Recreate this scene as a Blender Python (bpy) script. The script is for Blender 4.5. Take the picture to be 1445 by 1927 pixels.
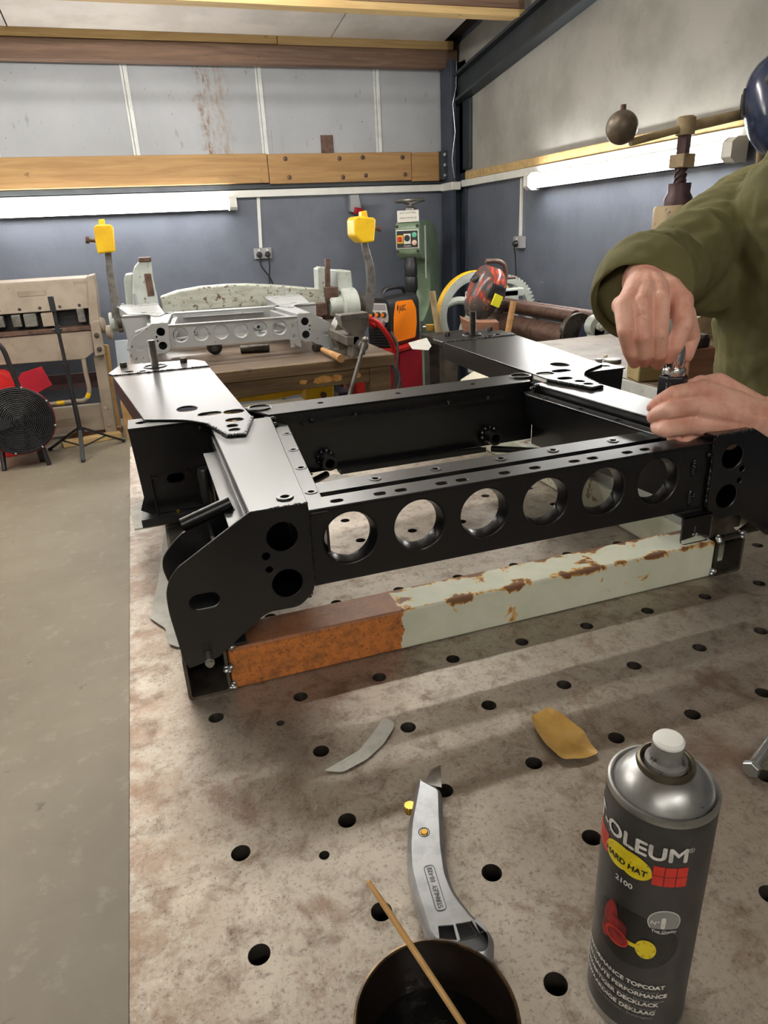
import bpy, bmesh, math, random
from mathutils import Vector, Matrix, Euler, noise
from mathutils.geometry import tessellate_polygon
random.seed(7)
PI = math.pi
for o in list(bpy.data.objects): bpy.data.objects.remove(o)
SC = bpy.context.scene
COL = SC.collection

# ---------------------------------------------------------------- camera (24 mm phone lens, pitched 22 degrees down)
CR = Matrix(((0.94390133, -0.32694581, -0.04644051), (0.16507352, 0.34534572, 0.92384364), (-0.28600878, -0.87968334, 0.37994238)))
CP = Vector((-0.00348, -0.67791, 1.37224))
FPX = 1285.0
cam = bpy.data.cameras.new('camera')
cam.sensor_fit = 'VERTICAL'; cam.sensor_height = 36.0; cam.lens = FPX / 1927 * 36.0
cam.clip_start = .02; cam.clip_end = 60
camo = bpy.data.objects.new('camera', cam); COL.objects.link(camo)
camo.matrix_world = Matrix.Translation(CP) @ CR.transposed().to_4x4()
SC.camera = camo

# ---------------------------------------------------------------- world, exposure
W = bpy.data.worlds.new('world'); SC.world = W; W.use_nodes = True
W.node_tree.nodes['Background'].inputs[0].default_value = (.75, .8, .9, 1)
W.node_tree.nodes['Background'].inputs[1].default_value = .05
SC.view_settings.view_transform = 'Standard'; SC.view_settings.look = 'None'
SC.view_settings.gamma = 1.0; SC.view_settings.use_curve_mapping = False
SC.view_settings.exposure = 0.45
TUBE_WALL = 34.0      # emission strength of the wall battens' diffusers
TUBE_CEIL = 76.0      # emission strength of the ceiling battens' diffusers

T = .86               # table top height
YW = 5.45             # back wall
XW = 2.80             # right wall

# ---------------------------------------------------------------- measuring helpers (photo pixel -> point at a known distance)
def ray(u, v): return CR.transposed() @ Vector(((u - 722.5) / FPX, (963.5 - v) / FPX, -1))
def ay(u, v, y): d = ray(u, v); return CP + d * ((y - CP.y) / d.y)
def ax(u, v, x): d = ray(u, v); return CP + d * ((x - CP.x) / d.x)
def az(u, v, z): d = ray(u, v); return CP + d * ((z - CP.z) / d.z)

# ---------------------------------------------------------------- mesh builder
class G:
    def __init__(s): s.v = []; s.f = []
    def add(s, vs, fs):
        n = len(s.v); s.v += [Vector(a) for a in vs]; s.f += [tuple(i + n for i in f) for f in fs]; return s
    def box(s, x0, x1, y0, y1, z0, z1):
        return s.add([(x, y, z) for z in (z0, z1) for y in (y0, y1) for x in (x0, x1)],
                     [(0, 2, 3, 1), (4, 5, 7, 6), (0, 1, 5, 4), (2, 6, 7, 3), (0, 4, 6, 2), (1, 3, 7, 5)])
    def obox(s, c, size, rot=None):
        m = rot.to_3x3() if rot is not None else Matrix.Identity(3); c = Vector(c)
        vs = [c + m @ Vector((x * size[0] / 2, y * size[1] / 2, z * size[2] / 2)) for z in (-1, 1) for y in (-1, 1) for x in (-1, 1)]
        return s.add(vs, [(0, 2, 3, 1), (4, 5, 7, 6), (0, 1, 5, 4), (2, 6, 7, 3), (0, 4, 6, 2), (1, 3, 7, 5)])
    def bar(s, p0, p1, w, h, up=(0, 0, 1)):
        p0 = Vector(p0); p1 = Vector(p1); d = (p1 - p0); L = d.length; d.normalize()
        u = Vector(up); a = d.cross(u)
        if a.length < 1e-4: a = d.cross(Vector((1, 0, 0)))
        a.normalize(); b = a.cross(d)
        return s.obox((p0 + p1) / 2, (L, w, h), Matrix((d, a, b)).transposed())
    def lathe(s, prof, o=(0, 0, 0), axis=(0, 0, 1), n=24, closed=False, cap=True):
        o = Vector(o); ax_ = Vector(axis).normalized(); t = Vector((1, 0, 0)) if abs(ax_.x) < .9 else Vector((0, 1, 0))
        a = ax_.cross(t).normalized(); b = ax_.cross(a)
        vs = []; fs = []
        for r, h in prof:
            for k in range(n):
                th = 2 * PI * k / n; vs.append(o + ax_ * h + (a * math.cos(th) + b * math.sin(th)) * r)
        m = len(prof)
        for i in range(m if closed else m - 1):
            j = (i + 1) % m
            for k in range(n):
                fs.append((i * n + k, i * n + (k + 1) % n, j * n + (k + 1) % n, j * n + k))
        if not closed and cap:
            if prof[0][0] > 1e-6: fs.append(tuple(range(n - 1, -1, -1)))
            if prof[-1][0] > 1e-6: fs.append(tuple((m - 1) * n + k for k in range(n)))
        return s.add(vs, fs)
    def cyl(s, p0, p1, r, r1=None, n=16):
        p0 = Vector(p0); p1 = Vector(p1); d = p1 - p0
        return s.lathe([(r, 0), (r if r1 is None else r1, d.length)], p0, d, n)
    def pipe(s, p0, p1, ro, ri, n=20):
        p0 = Vector(p0); p1 = Vector(p1); d = p1 - p0; L = d.length
        return s.lathe([(ro, 0), (ro, L), (ri, L), (ri, 0)], p0, d, n, closed=True)
    def tube(s, pts, r, n=8, cap=True):
        pts = [Vector(p) for p in pts]; rs = r if isinstance(r, (list, tuple)) else [r] * len(pts)
        vs = []; fs = []; up = None
        for i, p in enumerate(pts):
            d = (pts[min(i + 1, len(pts) - 1)] - pts[max(i - 1, 0)]).normalized()
            if up is None: up = Vector((0, 0, 1)) if abs(d.z) < .9 else Vector((1, 0, 0))
            a = d.cross(up).normalized(); b = a.cross(d).normalized(); up = b
            for k in range(n):
                th = 2 * PI * k / n; vs.append(p + (a * math.cos(th) + b * math.sin(th)) * rs[i])
        for i in range(len(pts) - 1):
            for k in range(n): fs.append((i * n + k, i * n + (k + 1) % n, (i + 1) * n + (k + 1) % n, (i + 1) * n + k))
        if cap: fs.append(tuple(range(n - 1, -1, -1))); fs.append(tuple((len(pts) - 1) * n + k for k in range(n)))
        return s.add(vs, fs)
    def plate(s, outline, holes, org, eu, ev, en, th, ch=0):
        if ch:
            org = Vector(org); eu = Vector(eu); ev = Vector(ev); en = Vector(en)
            def area(l): return sum(l[i][0] * l[(i + 1) % len(l)][1] - l[(i + 1) % len(l)][0] * l[i][1] for i in range(len(l)))
            def ins(l, d):
                sg = 1 if area(l) > 0 else -1; out = []; n = len(l)
                for i in range(n):
                    a, b, c = Vector(l[i - 1]), Vector(l[i]), Vector(l[(i + 1) % n]); e1 = (b - a).normalized(); e2 = (c - b).normalized()
                    q = Vector((-(e1 + e2).y, (e1 + e2).x)); q = q.normalized() if q.length > 1e-6 else Vector((-e1.y, e1.x))
                    out.append(tuple(b + q * d * sg))
                return out
            o2 = ins(outline, ch); h2 = [ins(h, -ch) for h in holes]; L0 = [outline] + list(holes); L1 = [o2] + h2
            n0 = len(s.f); s.plate(o2, h2, org, eu, ev, en, th); nl = sum(len(l) for l in L0); del s.f[len(s.f) - nl:]
            # rims: inset at 0, full at ch, full at th-ch, inset at th
            k0 = len(s.v) - 2 * nl; base = len(s.v)
            flat = [p for l in L0 for p in l]
            s.v += [org + eu * p[0] + ev * p[1] + en * ch for p in flat] + [org + eu * p[0] + ev * p[1] + en * (th - ch) for p in flat]
            flip = eu.cross(ev).dot(en) * th > 0; k = 0
            for li, l in enumerate(L0):
                m = len(l); fwd = (area(l) > 0) == (li == 0)
                if not flip: fwd = not fwd
                for A, B in ((k0, base), (base, base + nl), (base + nl, k0 + nl)):
                    for i in range(m):
                        a, b = k + i, k + (i + 1) % m; f = (A + a, A + b, B + b, B + a); s.f.append(f if fwd else tuple(reversed(f)))
                k += m
            return s
        return s._plate(outline, holes, org, eu, ev, en, th)
    def _plate(s, outline, holes, org, eu, ev, en, th):
        """flat plate: 2-D outline and holes in the plane org + u*eu + v*ev, extruded th along en"""
        org = Vector(org); eu = Vector(eu); ev = Vector(ev); en = Vector(en)
        loops = [outline] + list(holes)
        flat = [p for l in loops for p in l]
        tri = tessellate_polygon([[Vector((p[0], p[1], 0)) for p in l] for l in loops])
        A = [org + eu * p[0] + ev * p[1] for p in flat]; B = [a + en * th for a in A]
        n = len(flat); fs = []
        flip = eu.cross(ev).dot(en) * th > 0
        for t in tri:
            p, q, r = [flat[i] for i in t]
            ccw = (q[0] - p[0]) * (r[1] - p[1]) - (q[1] - p[1]) * (r[0] - p[0]) > 0
            t = tuple(t) if ccw else tuple(reversed(t))
            if flip: fs.append(tuple(reversed(t))); fs.append(tuple(i + n for i in t))
            else: fs.append(t); fs.append(tuple(i + n for i in reversed(t)))
        k = 0
        for li, l in enumerate(loops):
            m = len(l)
            area = sum(l[i][0] * l[(i + 1) % m][1] - l[(i + 1) % m][0] * l[i][1] for i in range(m))
            fwd = (area > 0) == (li == 0)
            if not flip: fwd = not fwd
            for i in range(m):
                a, b = k + i, k + (i + 1) % m
                fs.append((a, b, b + n, a + n) if fwd else (b, a, a + n, b + n))
            k += m
        return s.add(A + B, fs)
    def torus(s, c, axis, R, r, a0=0, a1=2 * PI, n=32, m=8, ref=None):
        c = Vector(c); ax_ = Vector(axis).normalized(); t = Vector(ref) if ref is not None else (Vector((1, 0, 0)) if abs(ax_.x) < .9 else Vector((0, 1, 0)))
        a = (t - ax_ * t.dot(ax_)).normalized(); b = ax_.cross(a)
        full = abs(a1 - a0) > 2 * PI - 1e-3
        pts = [c + (a * math.cos(a0 + (a1 - a0) * k / n) + b * math.sin(a0 + (a1 - a0) * k / n)) * R for k in range(n + 1)]
        return s.tube(pts, r, m, cap=not full)
    def sphere(s, c, r, n=16, m=10, sc=(1, 1, 1), rot=None):
        c = Vector(c); vs = []; fs = []
        for i in range(m + 1):
            ph = PI * i / m
            for k in range(n):
                th = 2 * PI * k / n
                p = Vector((math.sin(ph) * math.cos(th) * sc[0], math.sin(ph) * math.sin(th) * sc[1], math.cos(ph) * sc[2])) * r
                if rot is not None: p = rot.to_3x3() @ p
                vs.append(c + p)
        for i in range(m):
            for k in range(n): fs.append((i * n + k, (i + 1) * n + k, (i + 1) * n + (k + 1) % n, i * n + (k + 1) % n))
        return s.add(vs, fs)
    def xf(s, m):
        s.v = [m @ v for v in s.v]; return s
    def prism(s, poly, off):
        """closed 3-D polygon extruded along off"""
        poly = [Vector(p) for p in poly]; off = Vector(off); o = poly[0]
        nrm = Vector((0, 0, 0))
        for i in range(len(poly)): nrm += (poly[i] - o).cross(poly[(i + 1) % len(poly)] - o)
        nrm.normalize(); eu = (poly[1] - o).normalized(); ev = nrm.cross(eu)
        L = off.length
        return s.plate([((p - o).dot(eu), (p - o).dot(ev)) for p in poly], [], o, eu, ev, off / L, L)

def circ(cx, cz, r, n=24, r2=None): return [(cx + r * math.cos(2 * PI * k / n), cz + (r2 or r) * math.sin(2 * PI * k / n)) for k in range(n)]
def slot(cx, cz, w, h, n=8, ang=0):
    r = h / 2; d = w / 2 - r; pts = []
    for k in range(n + 1): a = -PI / 2 + PI * k / n; pts.append((d + r * math.cos(a), r * math.sin(a)))
    for k in range(n + 1): a = PI / 2 + PI * k / n; pts.append((-d + r * math.cos(a), r * math.sin(a)))
    c, s_ = math.cos(ang), math.sin(ang)
    return [(cx + x * c - y * s_, cz + x * s_ + y * c) for x, y in pts]
def roundpoly(pts, r, n=5):
    out = []; m = len(pts)
    for i in range(m):
        p0, p, p1 = Vector(pts[i - 1]), Vector(pts[i]), Vector(pts[(i + 1) % m])
        rr = min(r if not isinstance(r, (list, tuple)) else r[i], (p - p0).length * .45, (p - p1).length * .45)
        if rr < 1e-5: out.append(tuple(p)); continue
        a = p + (p0 - p).normalized() * rr; b = p + (p1 - p).normalized() * rr
        for k in range(n + 1):
            t = k / n; out.append(tuple(a * (1 - t) ** 2 + p * 2 * t * (1 - t) + b * t * t))
    return out

LOC = {}
def mk(name, g, mat, parent=None, smooth=True, bevel=0, loc=None, seg=2, ang=35):
    me = bpy.data.meshes.new(name)
    l = LOC[parent.name] if parent is not None else Vector(loc or (0, 0, 0))
    me.from_pydata([v - l for v in g.v], [], g.f); me.validate(); me.update()
    me.materials.append(mat)
    if smooth:
        me.polygons.foreach_set('use_smooth', [True] * len(me.polygons)); me.set_sharp_from_angle(angle=math.radians(ang))
    o = bpy.data.objects.new(name, me); COL.objects.link(o)
    if parent is not None: o.parent = parent
    else: o.location = l
    LOC[o.name] = l
    if bevel:
        b = o.modifiers.new('bevel', 'BEVEL'); b.width = bevel; b.segments = seg; b.limit_method = 'ANGLE'; b.angle_limit = math.radians(40)
        if hasattr(b, 'harden_normals'): b.harden_normals = True
    return o
def tag(o, label=None, cat=None, group=None, kind=None):
    if label: o['label'] = label
    if cat: o['category'] = cat
    if group: o['group'] = group
    if kind: o['kind'] = kind
    return o
def thing(name, label, cat, loc, group=None):
    o = bpy.data.objects.new(name, None); COL.objects.link(o); o.location = loc; o.empty_display_size = .05
    LOC[o.name] = Vector(loc); return tag(o, label, cat, group)
def copy_tree(o, parent=None, mat=None):
    c = o.copy(); COL.objects.link(c); c.parent = parent
    if mat is not None and c.type == 'MESH':
        c.data = c.data.copy(); c.data.materials[0] = mat
    for ch in list(o.children): copy_tree(ch, c, mat)
    return c
def text_mesh(s, size, depth=0, bold=0, align='LEFT', sx=1.0):
    """flat lettering in the XY plane -> (verts, faces)"""
    cu = bpy.data.curves.new('t', 'FONT'); cu.body = s; cu.size = size; cu.offset = bold; cu.align_x = align; cu.resolution_u = 3
    ob = bpy.data.objects.new('t', cu); COL.objects.link(ob)
    dg = bpy.context.evaluated_depsgraph_get(); me = bpy.data.meshes.new_from_object(ob.evaluated_get(dg))
    vs = [(v.co.x * sx, v.co.y) for v in me.vertices]; fs = [tuple(p.vertices) for p in me.polygons]
    bpy.data.objects.remove(ob); bpy.data.curves.remove(cu); bpy.data.meshes.remove(me)
    return vs, fs

# ---------------------------------------------------------------- materials
def lin(c):
    return tuple((x / 255 / 12.92 if x / 255 <= .04045 else ((x / 255 + .055) / 1.055) ** 2.4) for x in c) + (1,)
class N:
    def __init__(s, name):
        s.m = bpy.data.materials.new(name); s.m.use_nodes = True; s.t = s.m.node_tree; s.b = s.t.nodes['Principled BSDF']
        s.tc = s.t.nodes.new('ShaderNodeTexCoord')
    def n(s, t, **k):
        x = s.t.nodes.new(t)
        for a, b in k.items(): setattr(x, a, b)
        return x
    def l(s, a, b): s.t.links.new(a, b)
    def noise(s, sc, det=6, stretch=None, rough=.6, dist=0):
        x = s.n('ShaderNodeTexNoise'); x.inputs['Scale'].default_value = sc; x.inputs['Detail'].default_value = det
        x.inputs['Roughness'].default_value = rough; x.inputs['Distortion'].default_value = dist
        if stretch:
            mp = s.n('ShaderNodeMapping'); mp.inputs['Scale'].default_value = stretch; s.l(s.tc.outputs['Object'], mp.inputs[0]); s.l(mp.outputs[0], x.inputs['Vector'])
        else: s.l(s.tc.outputs['Object'], x.inputs['Vector'])
        return x.outputs['Fac']
    def ramp(s, fac, lo, hi):
        r = s.n('ShaderNodeMapRange'); r.inputs['From Min'].default_value = lo; r.inputs['From Max'].default_value = hi
        s.l(fac, r.inputs['Value']); return r.outputs['Result']
    def rng(s, fac, lo, hi, a, b):
        r = s.n('ShaderNodeMapRange'); r.inputs['From Min'].default_value = lo; r.inputs['From Max'].default_value = hi
        r.inputs['To Min'].default_value = a; r.inputs['To Max'].default_value = b; s.l(fac, r.inputs['Value']); return r.outputs['Result']
    def mul(s, a, b):
        x = s.n('ShaderNodeMath', operation='MULTIPLY'); s.l(a, x.inputs[0])
        if isinstance(b, (int, float)): x.inputs[1].default_value = b
        else: s.l(b, x.inputs[1])
        return x.outputs[0]
    def mix(s, fac, a, b):
        x = s.n('ShaderNodeMix', data_type='RGBA')
        if isinstance(fac, (int, float)): x.inputs[0].default_value = fac
        else: s.l(fac, x.inputs[0])
        for i, c in ((6, a), (7, b)):
            if isinstance(c, tuple): x.inputs[i].default_value = c
            else: s.l(c, x.inputs[i])
        return x.outputs[2]
    def xyz(s):
        x = s.n('ShaderNodeSeparateXYZ'); s.l(s.tc.outputs['Object'], x.inputs[0]); return x.outputs
    def col(s, c):
        if isinstance(c, tuple): s.b.inputs['Base Color'].default_value = c
        else: s.l(c, s.b.inputs['Base Color'])
    def bump(s, fac, strength, dist=.002):
        x = s.n('ShaderNodeBump'); x.inputs['Strength'].default_value = strength; x.inputs['Distance'].default_value = dist
        s.l(fac, x.inputs['Height']); s.l(x.outputs[0], s.b.inputs['Normal'])
def M(name, c, c2=None, sc=12, lo=.45, hi=.62, rough=.5, rough2=None, metal=0, bump=0, bsc=60, bdist=.001, spots=None, stretch=None, spec=None, coat=0, det=6):
    k = N(name); b = k.b; b.inputs['Roughness'].default_value = rough; b.inputs['Metallic'].default_value = metal
    if spec is not None: b.inputs['Specular IOR Level'].default_value = spec
    if coat: b.inputs['Coat Weight'].default_value = coat; b.inputs['Coat Roughness'].default_value = .08
    col = lin(c)
    if c2 is not None or rough2 is not None:
        f = k.noise(sc, det, stretch); r = k.ramp(f, lo, hi)
        if c2 is not None: col = k.mix(r, lin(c), lin(c2))
        if rough2 is not None: k.l(k.rng(f, lo, hi, rough, rough2), b.inputs['Roughness'])
    if spots:
        sp = k.noise(spots[1], 5, None, .65); col = k.mix(k.ramp(sp, spots[2], spots[2] + .05), col, lin(spots[0]))
    k.col(col)
    if bump: k.bump(k.noise(bsc, 4), bump, bdist)
    return k.m
MAT = {}
def table_mat():
    k = N('worn_steel_plate'); b = k.b
    big = k.noise(4.5, 6, None, .6, .2); mid = k.noise(38, 9, None, .72, .3); fine = k.noise(260, 6, None, .75)
    scr = k.noise(30, 7, (7, 1.1, 1), .8, 1.6); scr2 = k.noise(30, 6, (.8, 8, 1), .8, .5)
    c = k.mix(k.ramp(big, .36, .64), lin((182, 173, 160)), lin((158, 147, 134)))
    c = k.mix(k.mul(k.ramp(mid, .50, .66), .7), c, lin((112, 94, 80)))
    c = k.mix(k.mul(k.ramp(k.noise(11, 8, None, .68, .4), .56, .66), .65), c, lin((112, 84, 66)))
    c = k.mix(k.mul(k.ramp(fine, .53, .68), .65), c, lin((72, 63, 55)))
    c = k.mix(k.mul(k.ramp(scr, .58, .70), .5), c, lin((222, 215, 203)))
    c = k.mix(k.mul(k.ramp(scr2, .60, .70), .6), c, lin((70, 60, 52)))
    # rusty left margin of the plate
    xo = k.xyz()[0]; edge = k.rng(xo, -.596, -.50, 1, 0)
    c = k.mix(k.mul(k.mul(edge, k.ramp(k.noise(16, 8, None, .72, .3), .42, .58)), .75), c, lin((122, 92, 70)))
    k.col(c); b.inputs['Metallic'].default_value = .6
    k.l(k.rng(mid, .38, .68, .28, .52), b.inputs['Roughness'])
    k.bump(k.noise(150, 7, None, .8, .3), .45, .0012)
    return k.m
def floor_mat():
    k = N('power_floated_concrete')
    c = k.mix(k.ramp(k.noise(1.6, 7, None, .62), .35, .65), lin((138, 129, 112)), lin((122, 112, 95)))
    c = k.mix(k.mul(k.ramp(k.noise(14, 7, None, .7), .56, .7), .35), c, lin((172, 166, 150)))
    c = k.mix(k.mul(k.ramp(k.noise(9, 5, None, .6), .66, .72), .7), c, lin((92, 80, 64)))
    k.col(c); k.b.inputs['Roughness'].default_value = .55; k.bump(k.noise(70, 5), .12, .002)
    return k.m
def timber(name, a, b, d=(70, 48, 30), rough=.7):
    k = N(name)
    g = k.noise(3.2, 8, (.5, 7, 9), .62, .8); c = k.mix(k.ramp(g, .36, .64), lin(a), lin(b))
    c = k.mix(k.mul(k.ramp(k.noise(7, 4, (1, 1.6, 1.6), .6), .68, .74), .8), c, lin(d))
    k.col(c); k.b.inputs['Roughness'].default_value = rough; k.bump(k.noise(20, 5, (.4, 5, 5)), .2, .002)
    return k.m
def wall_panel_mat():
    k = N('grey_cladding_board')
    c = k.mix(k.ramp(k.noise(1.3, 6), .35, .65), lin((172, 175, 179)), lin((156, 159, 162)))
    c = k.mix(k.mul(k.ramp(k.noise(16, 4, (1, 1, .35), .6), .64, .70), .45), c, lin((120, 112, 102)))
    c = k.mix(k.mul(k.ramp(k.noise(40, 3), .70, .73), .8), c, lin((70, 62, 55)))
    # two brown rain streaks that ran down one board
    x, y, z = k.xyz()
    def streak(x0, w, ztop):
        wob = k.rng(k.noise(3.0, 4, (.01, .01, 3)), .3, .7, -.05, .05)
        a = k.n('ShaderNodeMath', operation='ADD'); k.l(x, a.inputs[0]); k.l(wob, a.inputs[1])
        s_ = k.n('ShaderNodeMath', operation='SUBTRACT'); k.l(a.outputs[0], s_.inputs[0]); s_.inputs[1].default_value = x0
        ab = k.n('ShaderNodeMath', operation='ABSOLUTE'); k.l(s_.outputs[0], ab.inputs[0])
        m = k.rng(ab.outputs[0], 0, w, 1, 0)
        nz = k.ramp(k.noise(14, 5, (2.5, 1, .8), .7), .42, .6)
        return k.mul(m, nz)
    c = k.mix(streak(.70, .06, 2.5), c, lin((124, 94, 54)))
    c = k.mix(k.mul(streak(.82, .09, 2.5), .7), c, lin((142, 116, 78)))
    k.col(c); k.b.inputs['Roughness'].default_value = .6; k.bump(k.noise(30, 4), .05, .002)
    return k.m
def beam_paint_mat():
    """stand beam: first quarter orange primer, the rest pale green-white, rusting along edges and top"""
    k = N('flaking_beam_paint'); x, y, z = k.xyz()
    wob = k.rng(k.noise(60, 4), .3, .7, -.004, .004)
    a = k.n('ShaderNodeMath', operation='ADD'); k.l(x, a.inputs[0]); k.l(wob, a.inputs[1])
    isw = k.rng(a.outputs[0], .2235, .2245, 0, 1)
    orange = k.mix(k.ramp(k.noise(90, 6, None, .7), .44, .62), lin((196, 120, 56)), lin((156, 94, 48)))
    orange = k.mix(k.mul(k.ramp(k.noise(30, 6, None, .7), .5, .66), .7), orange, lin((120, 78, 50)))
    orange = k.mix(k.mul(k.ramp(k.noise(230, 3), .58, .64), .7), orange, lin((84, 56, 36)))
    white = k.mix(k.ramp(k.noise(14, 5), .4, .65), lin((206, 208, 190)), lin((192, 196, 176)))
    # rust creeping along the front top edge and the rear edge, a few spots elsewhere
    nz = k.noise(22, 7, None, .62, .4)
    e1 = k.mul(k.rng(z, .046, .0585, 0, .20), k.rng(y, .0, .016, 1, .25)); e2 = k.mul(k.rng(z, .055, .0585, 0, .15), k.rng(y, .044, .056, 0, 1))
    ad0 = k.n('ShaderNodeMath', operation='ADD'); k.l(nz, ad0.inputs[0]); k.l(e1, ad0.inputs[1])
    ad = k.n('ShaderNodeMath', operation='ADD'); k.l(ad0.outputs[0], ad.inputs[0]); k.l(e2, ad.inputs[1])
    white = k.mix(k.ramp(ad.outputs[0], .625, .655), white, lin((200, 150, 68)))
    white = k.mix(k.ramp(ad.outputs[0], .655, .685), white, lin((112, 78, 52)))
    orange = k.mix(k.mul(k.rng(z, .053, .0585, 0, 1), .75), orange, lin((116, 82, 62)))
    c = k.mix(isw, orange, white)
    k.col(c); k.b.inputs['Roughness'].default_value = .55; k.bump(nz, .3, .001)
    return k.m
def frame_paint(name, a, b, rough, spots=None, gloss=0):
    k = N(name); f = k.noise(4, 2); c = k.mix(k.ramp(f, .3, .7), lin(a), lin(b))
    if spots: c = k.mix(k.mul(k.ramp(k.noise(spots[1], 5), spots[2], spots[2] + .05), .7), c, lin(spots[0]))
    k.col(c); k.b.inputs['Roughness'].default_value = rough + .03
    if gloss: k.b.inputs['Coat Weight'].default_value = gloss; k.b.inputs['Coat Roughness'].default_value = .31; k.b.inputs['Specular IOR Level'].default_value = .3
    k.bump(k.noise(420, 3), .03, .0003)
    return k.m
MAT['table'] = table_mat(); MAT['floor'] = floor_mat(); MAT['panel'] = wall_panel_mat(); MAT['beam'] = beam_paint_mat()
MAT['black'] = frame_paint('satin_black_paint', (11, 11, 13), (15, 15, 17), .25, None, .55)
MAT['greyframe'] = frame_paint('grey_primer_paint', (176, 178, 178), (158, 160, 160), .45, ((70, 64, 58), 38, .64))
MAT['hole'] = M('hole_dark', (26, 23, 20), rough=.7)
MAT['blue_wall'] = M('blue_grey_masonry_paint', (100, 106, 118), (91, 97, 109), sc=2.5, rough=.38, rough2=.5, bump=.35, bsc=38, bdist=.004, spots=((150, 156, 165), 30, .74))
MAT['grey_wall'] = M('grey_render', (158, 156, 149), (140, 138, 131), sc=2.2, rough=.75, bump=.25, bsc=12, bdist=.006, spots=((100, 95, 88), 34, .70))
MAT['ceil'] = M('white_ceiling_board', (214, 208, 200), (200, 194, 186), sc=3, rough=.8, bump=.05)
MAT['ceil_gap'] = M('ceiling_void_dark', (70, 64, 58), rough=.9)
MAT['timber_brown'] = timber('old_brown_timber', (132, 104, 84), (98, 76, 62))
MAT['timber_pale'] = timber('pale_batten_timber', (196, 168, 116), (176, 146, 96), (110, 80, 46))
MAT['timber_plank'] = timber('yellow_scaffold_plank', (172, 136, 88), (148, 112, 70), (86, 58, 34))
MAT['trunk'] = M('white_plastic_trunking', (226, 226, 220), (214, 214, 206), sc=6, rough=.4)
MAT['steel_blue'] = M('dark_blue_painted_steel', (58, 66, 80), (48, 55, 66), sc=5, rough=.45, spots=((120, 116, 108), 40, .72))
MAT['rafter'] = M('dark_painted_steel', (50, 56, 60), (40, 44, 48), sc=5, rough=.5, spots=((110, 104, 96), 36, .71))
MAT['strip'] = M('white_joint_strip', (214, 217, 214), (196, 198, 194), sc=8, rough=.5)
MAT['zinc'] = M('zinc_plated_steel', (186, 190, 192), (160, 164, 166), sc=30, rough=.3, metal=.9)
MAT['steel'] = M('bare_steel', (150, 148, 144), (120, 116, 110), sc=20, rough=.38, metal=.85)
MAT['dsteel'] = M('dark_oily_steel', (86, 80, 74), (62, 56, 52), sc=18, rough=.42, metal=.7)
MAT['rust'] = M('brown_rusty_steel', (104, 80, 68), (78, 58, 50), sc=22, rough=.55, metal=.4)
MAT['chrome'] = M('polished_chrome', (215, 215, 215), rough=.09, metal=1)
MAT['brass'] = M('yellow_brass', (214, 178, 84), (180, 142, 60), sc=30, rough=.3, metal=.9)
MAT['paper'] = M('masking_paper', (214, 213, 204), (200, 199, 190), sc=40, rough=.8, bump=.15, bsc=120)
def lightmat(name, c, s):
    k = N(name); k.b.inputs['Base Color'].default_value = (.9, .9, .9, 1); k.b.inputs['Emission Color'].default_value = c; k.b.inputs['Emission Strength'].default_value = s; return k.m
MAT['tube_wall'] = lightmat('lit_diffuser_wall', (1, .985, .96, 1), TUBE_WALL)
MAT['tube_ceil'] = lightmat('lit_diffuser_ceiling', (1, .975, .93, 1), TUBE_CEIL)
# ================================================================= the room
X0, Y0 = -3.4, -3.6
def zc(y): return 2.735 + (YW - y) * .115          # underside of the ceiling boards
def struct(o): o['kind'] = 'structure'; return o
fl = struct(mk('floor', G().box(X0 - .1, XW + .1, Y0 - .1, YW + .1, -.1, 0), MAT['floor'], loc=(0, 0, 0)))
wb = struct(mk('wall_back', G().box(X0 - .1, XW + .1, YW, YW + .15, 0, 3.2), MAT['blue_wall']))
wr = struct(mk('wall_right', G().box(XW, XW + .15, Y0, YW, 0, 4.2), MAT['blue_wall']))
wl = struct(mk('wall_left', G().box(X0 - .15, X0, Y0, YW, 0, 4.2), MAT['grey_wall']))
wf = struct(mk('wall_front', G().box(X0, XW, Y0 - .15, Y0, 0, 4.2), MAT['grey_wall']))
# upper grey render on the right wall, proud of the painted masonry
mk('render_coat', G().prism([(XW - .02, YW, 1.80), (XW - .02, Y0, 1.80), (XW - .02, Y0, zc(Y0)), (XW - .02, YW, zc(YW))], (.03, 0, 0)), MAT['grey_wall'], wr)
# cladding boards on the back wall, with joint strips
xs = [-3.4, -2.7, -1.75, -.80, .16, 1.14, 2.10, 2.74]
for i in range(len(xs) - 1):
    a, b = xs[i] + .004, xs[i + 1] - .004
    mk('panel', G().box(a, b, YW - .022, YW + .01, 1.93, 2.66), MAT['panel'], wb, bevel=.002)
for x in xs[1:-1]:
    g = G(); g.box(x - .026, x - .010, YW - .030, YW - .02, 1.95, 2.62); g.box(x - .006, x + .024, YW - .034, YW - .02, 1.95, 2.62)
    mk('joint_strip', g, MAT['strip'], wb, bevel=.003)
mk('patch', G().box(1.60, 1.70, YW - .04, YW - .02, 1.96, 2.115), MAT['rust'], wb)
mk('patch', G().box(1.20, 1.28, YW - .032, YW - .02, 1.96, 2.16), MAT['panel'], wb)
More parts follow.
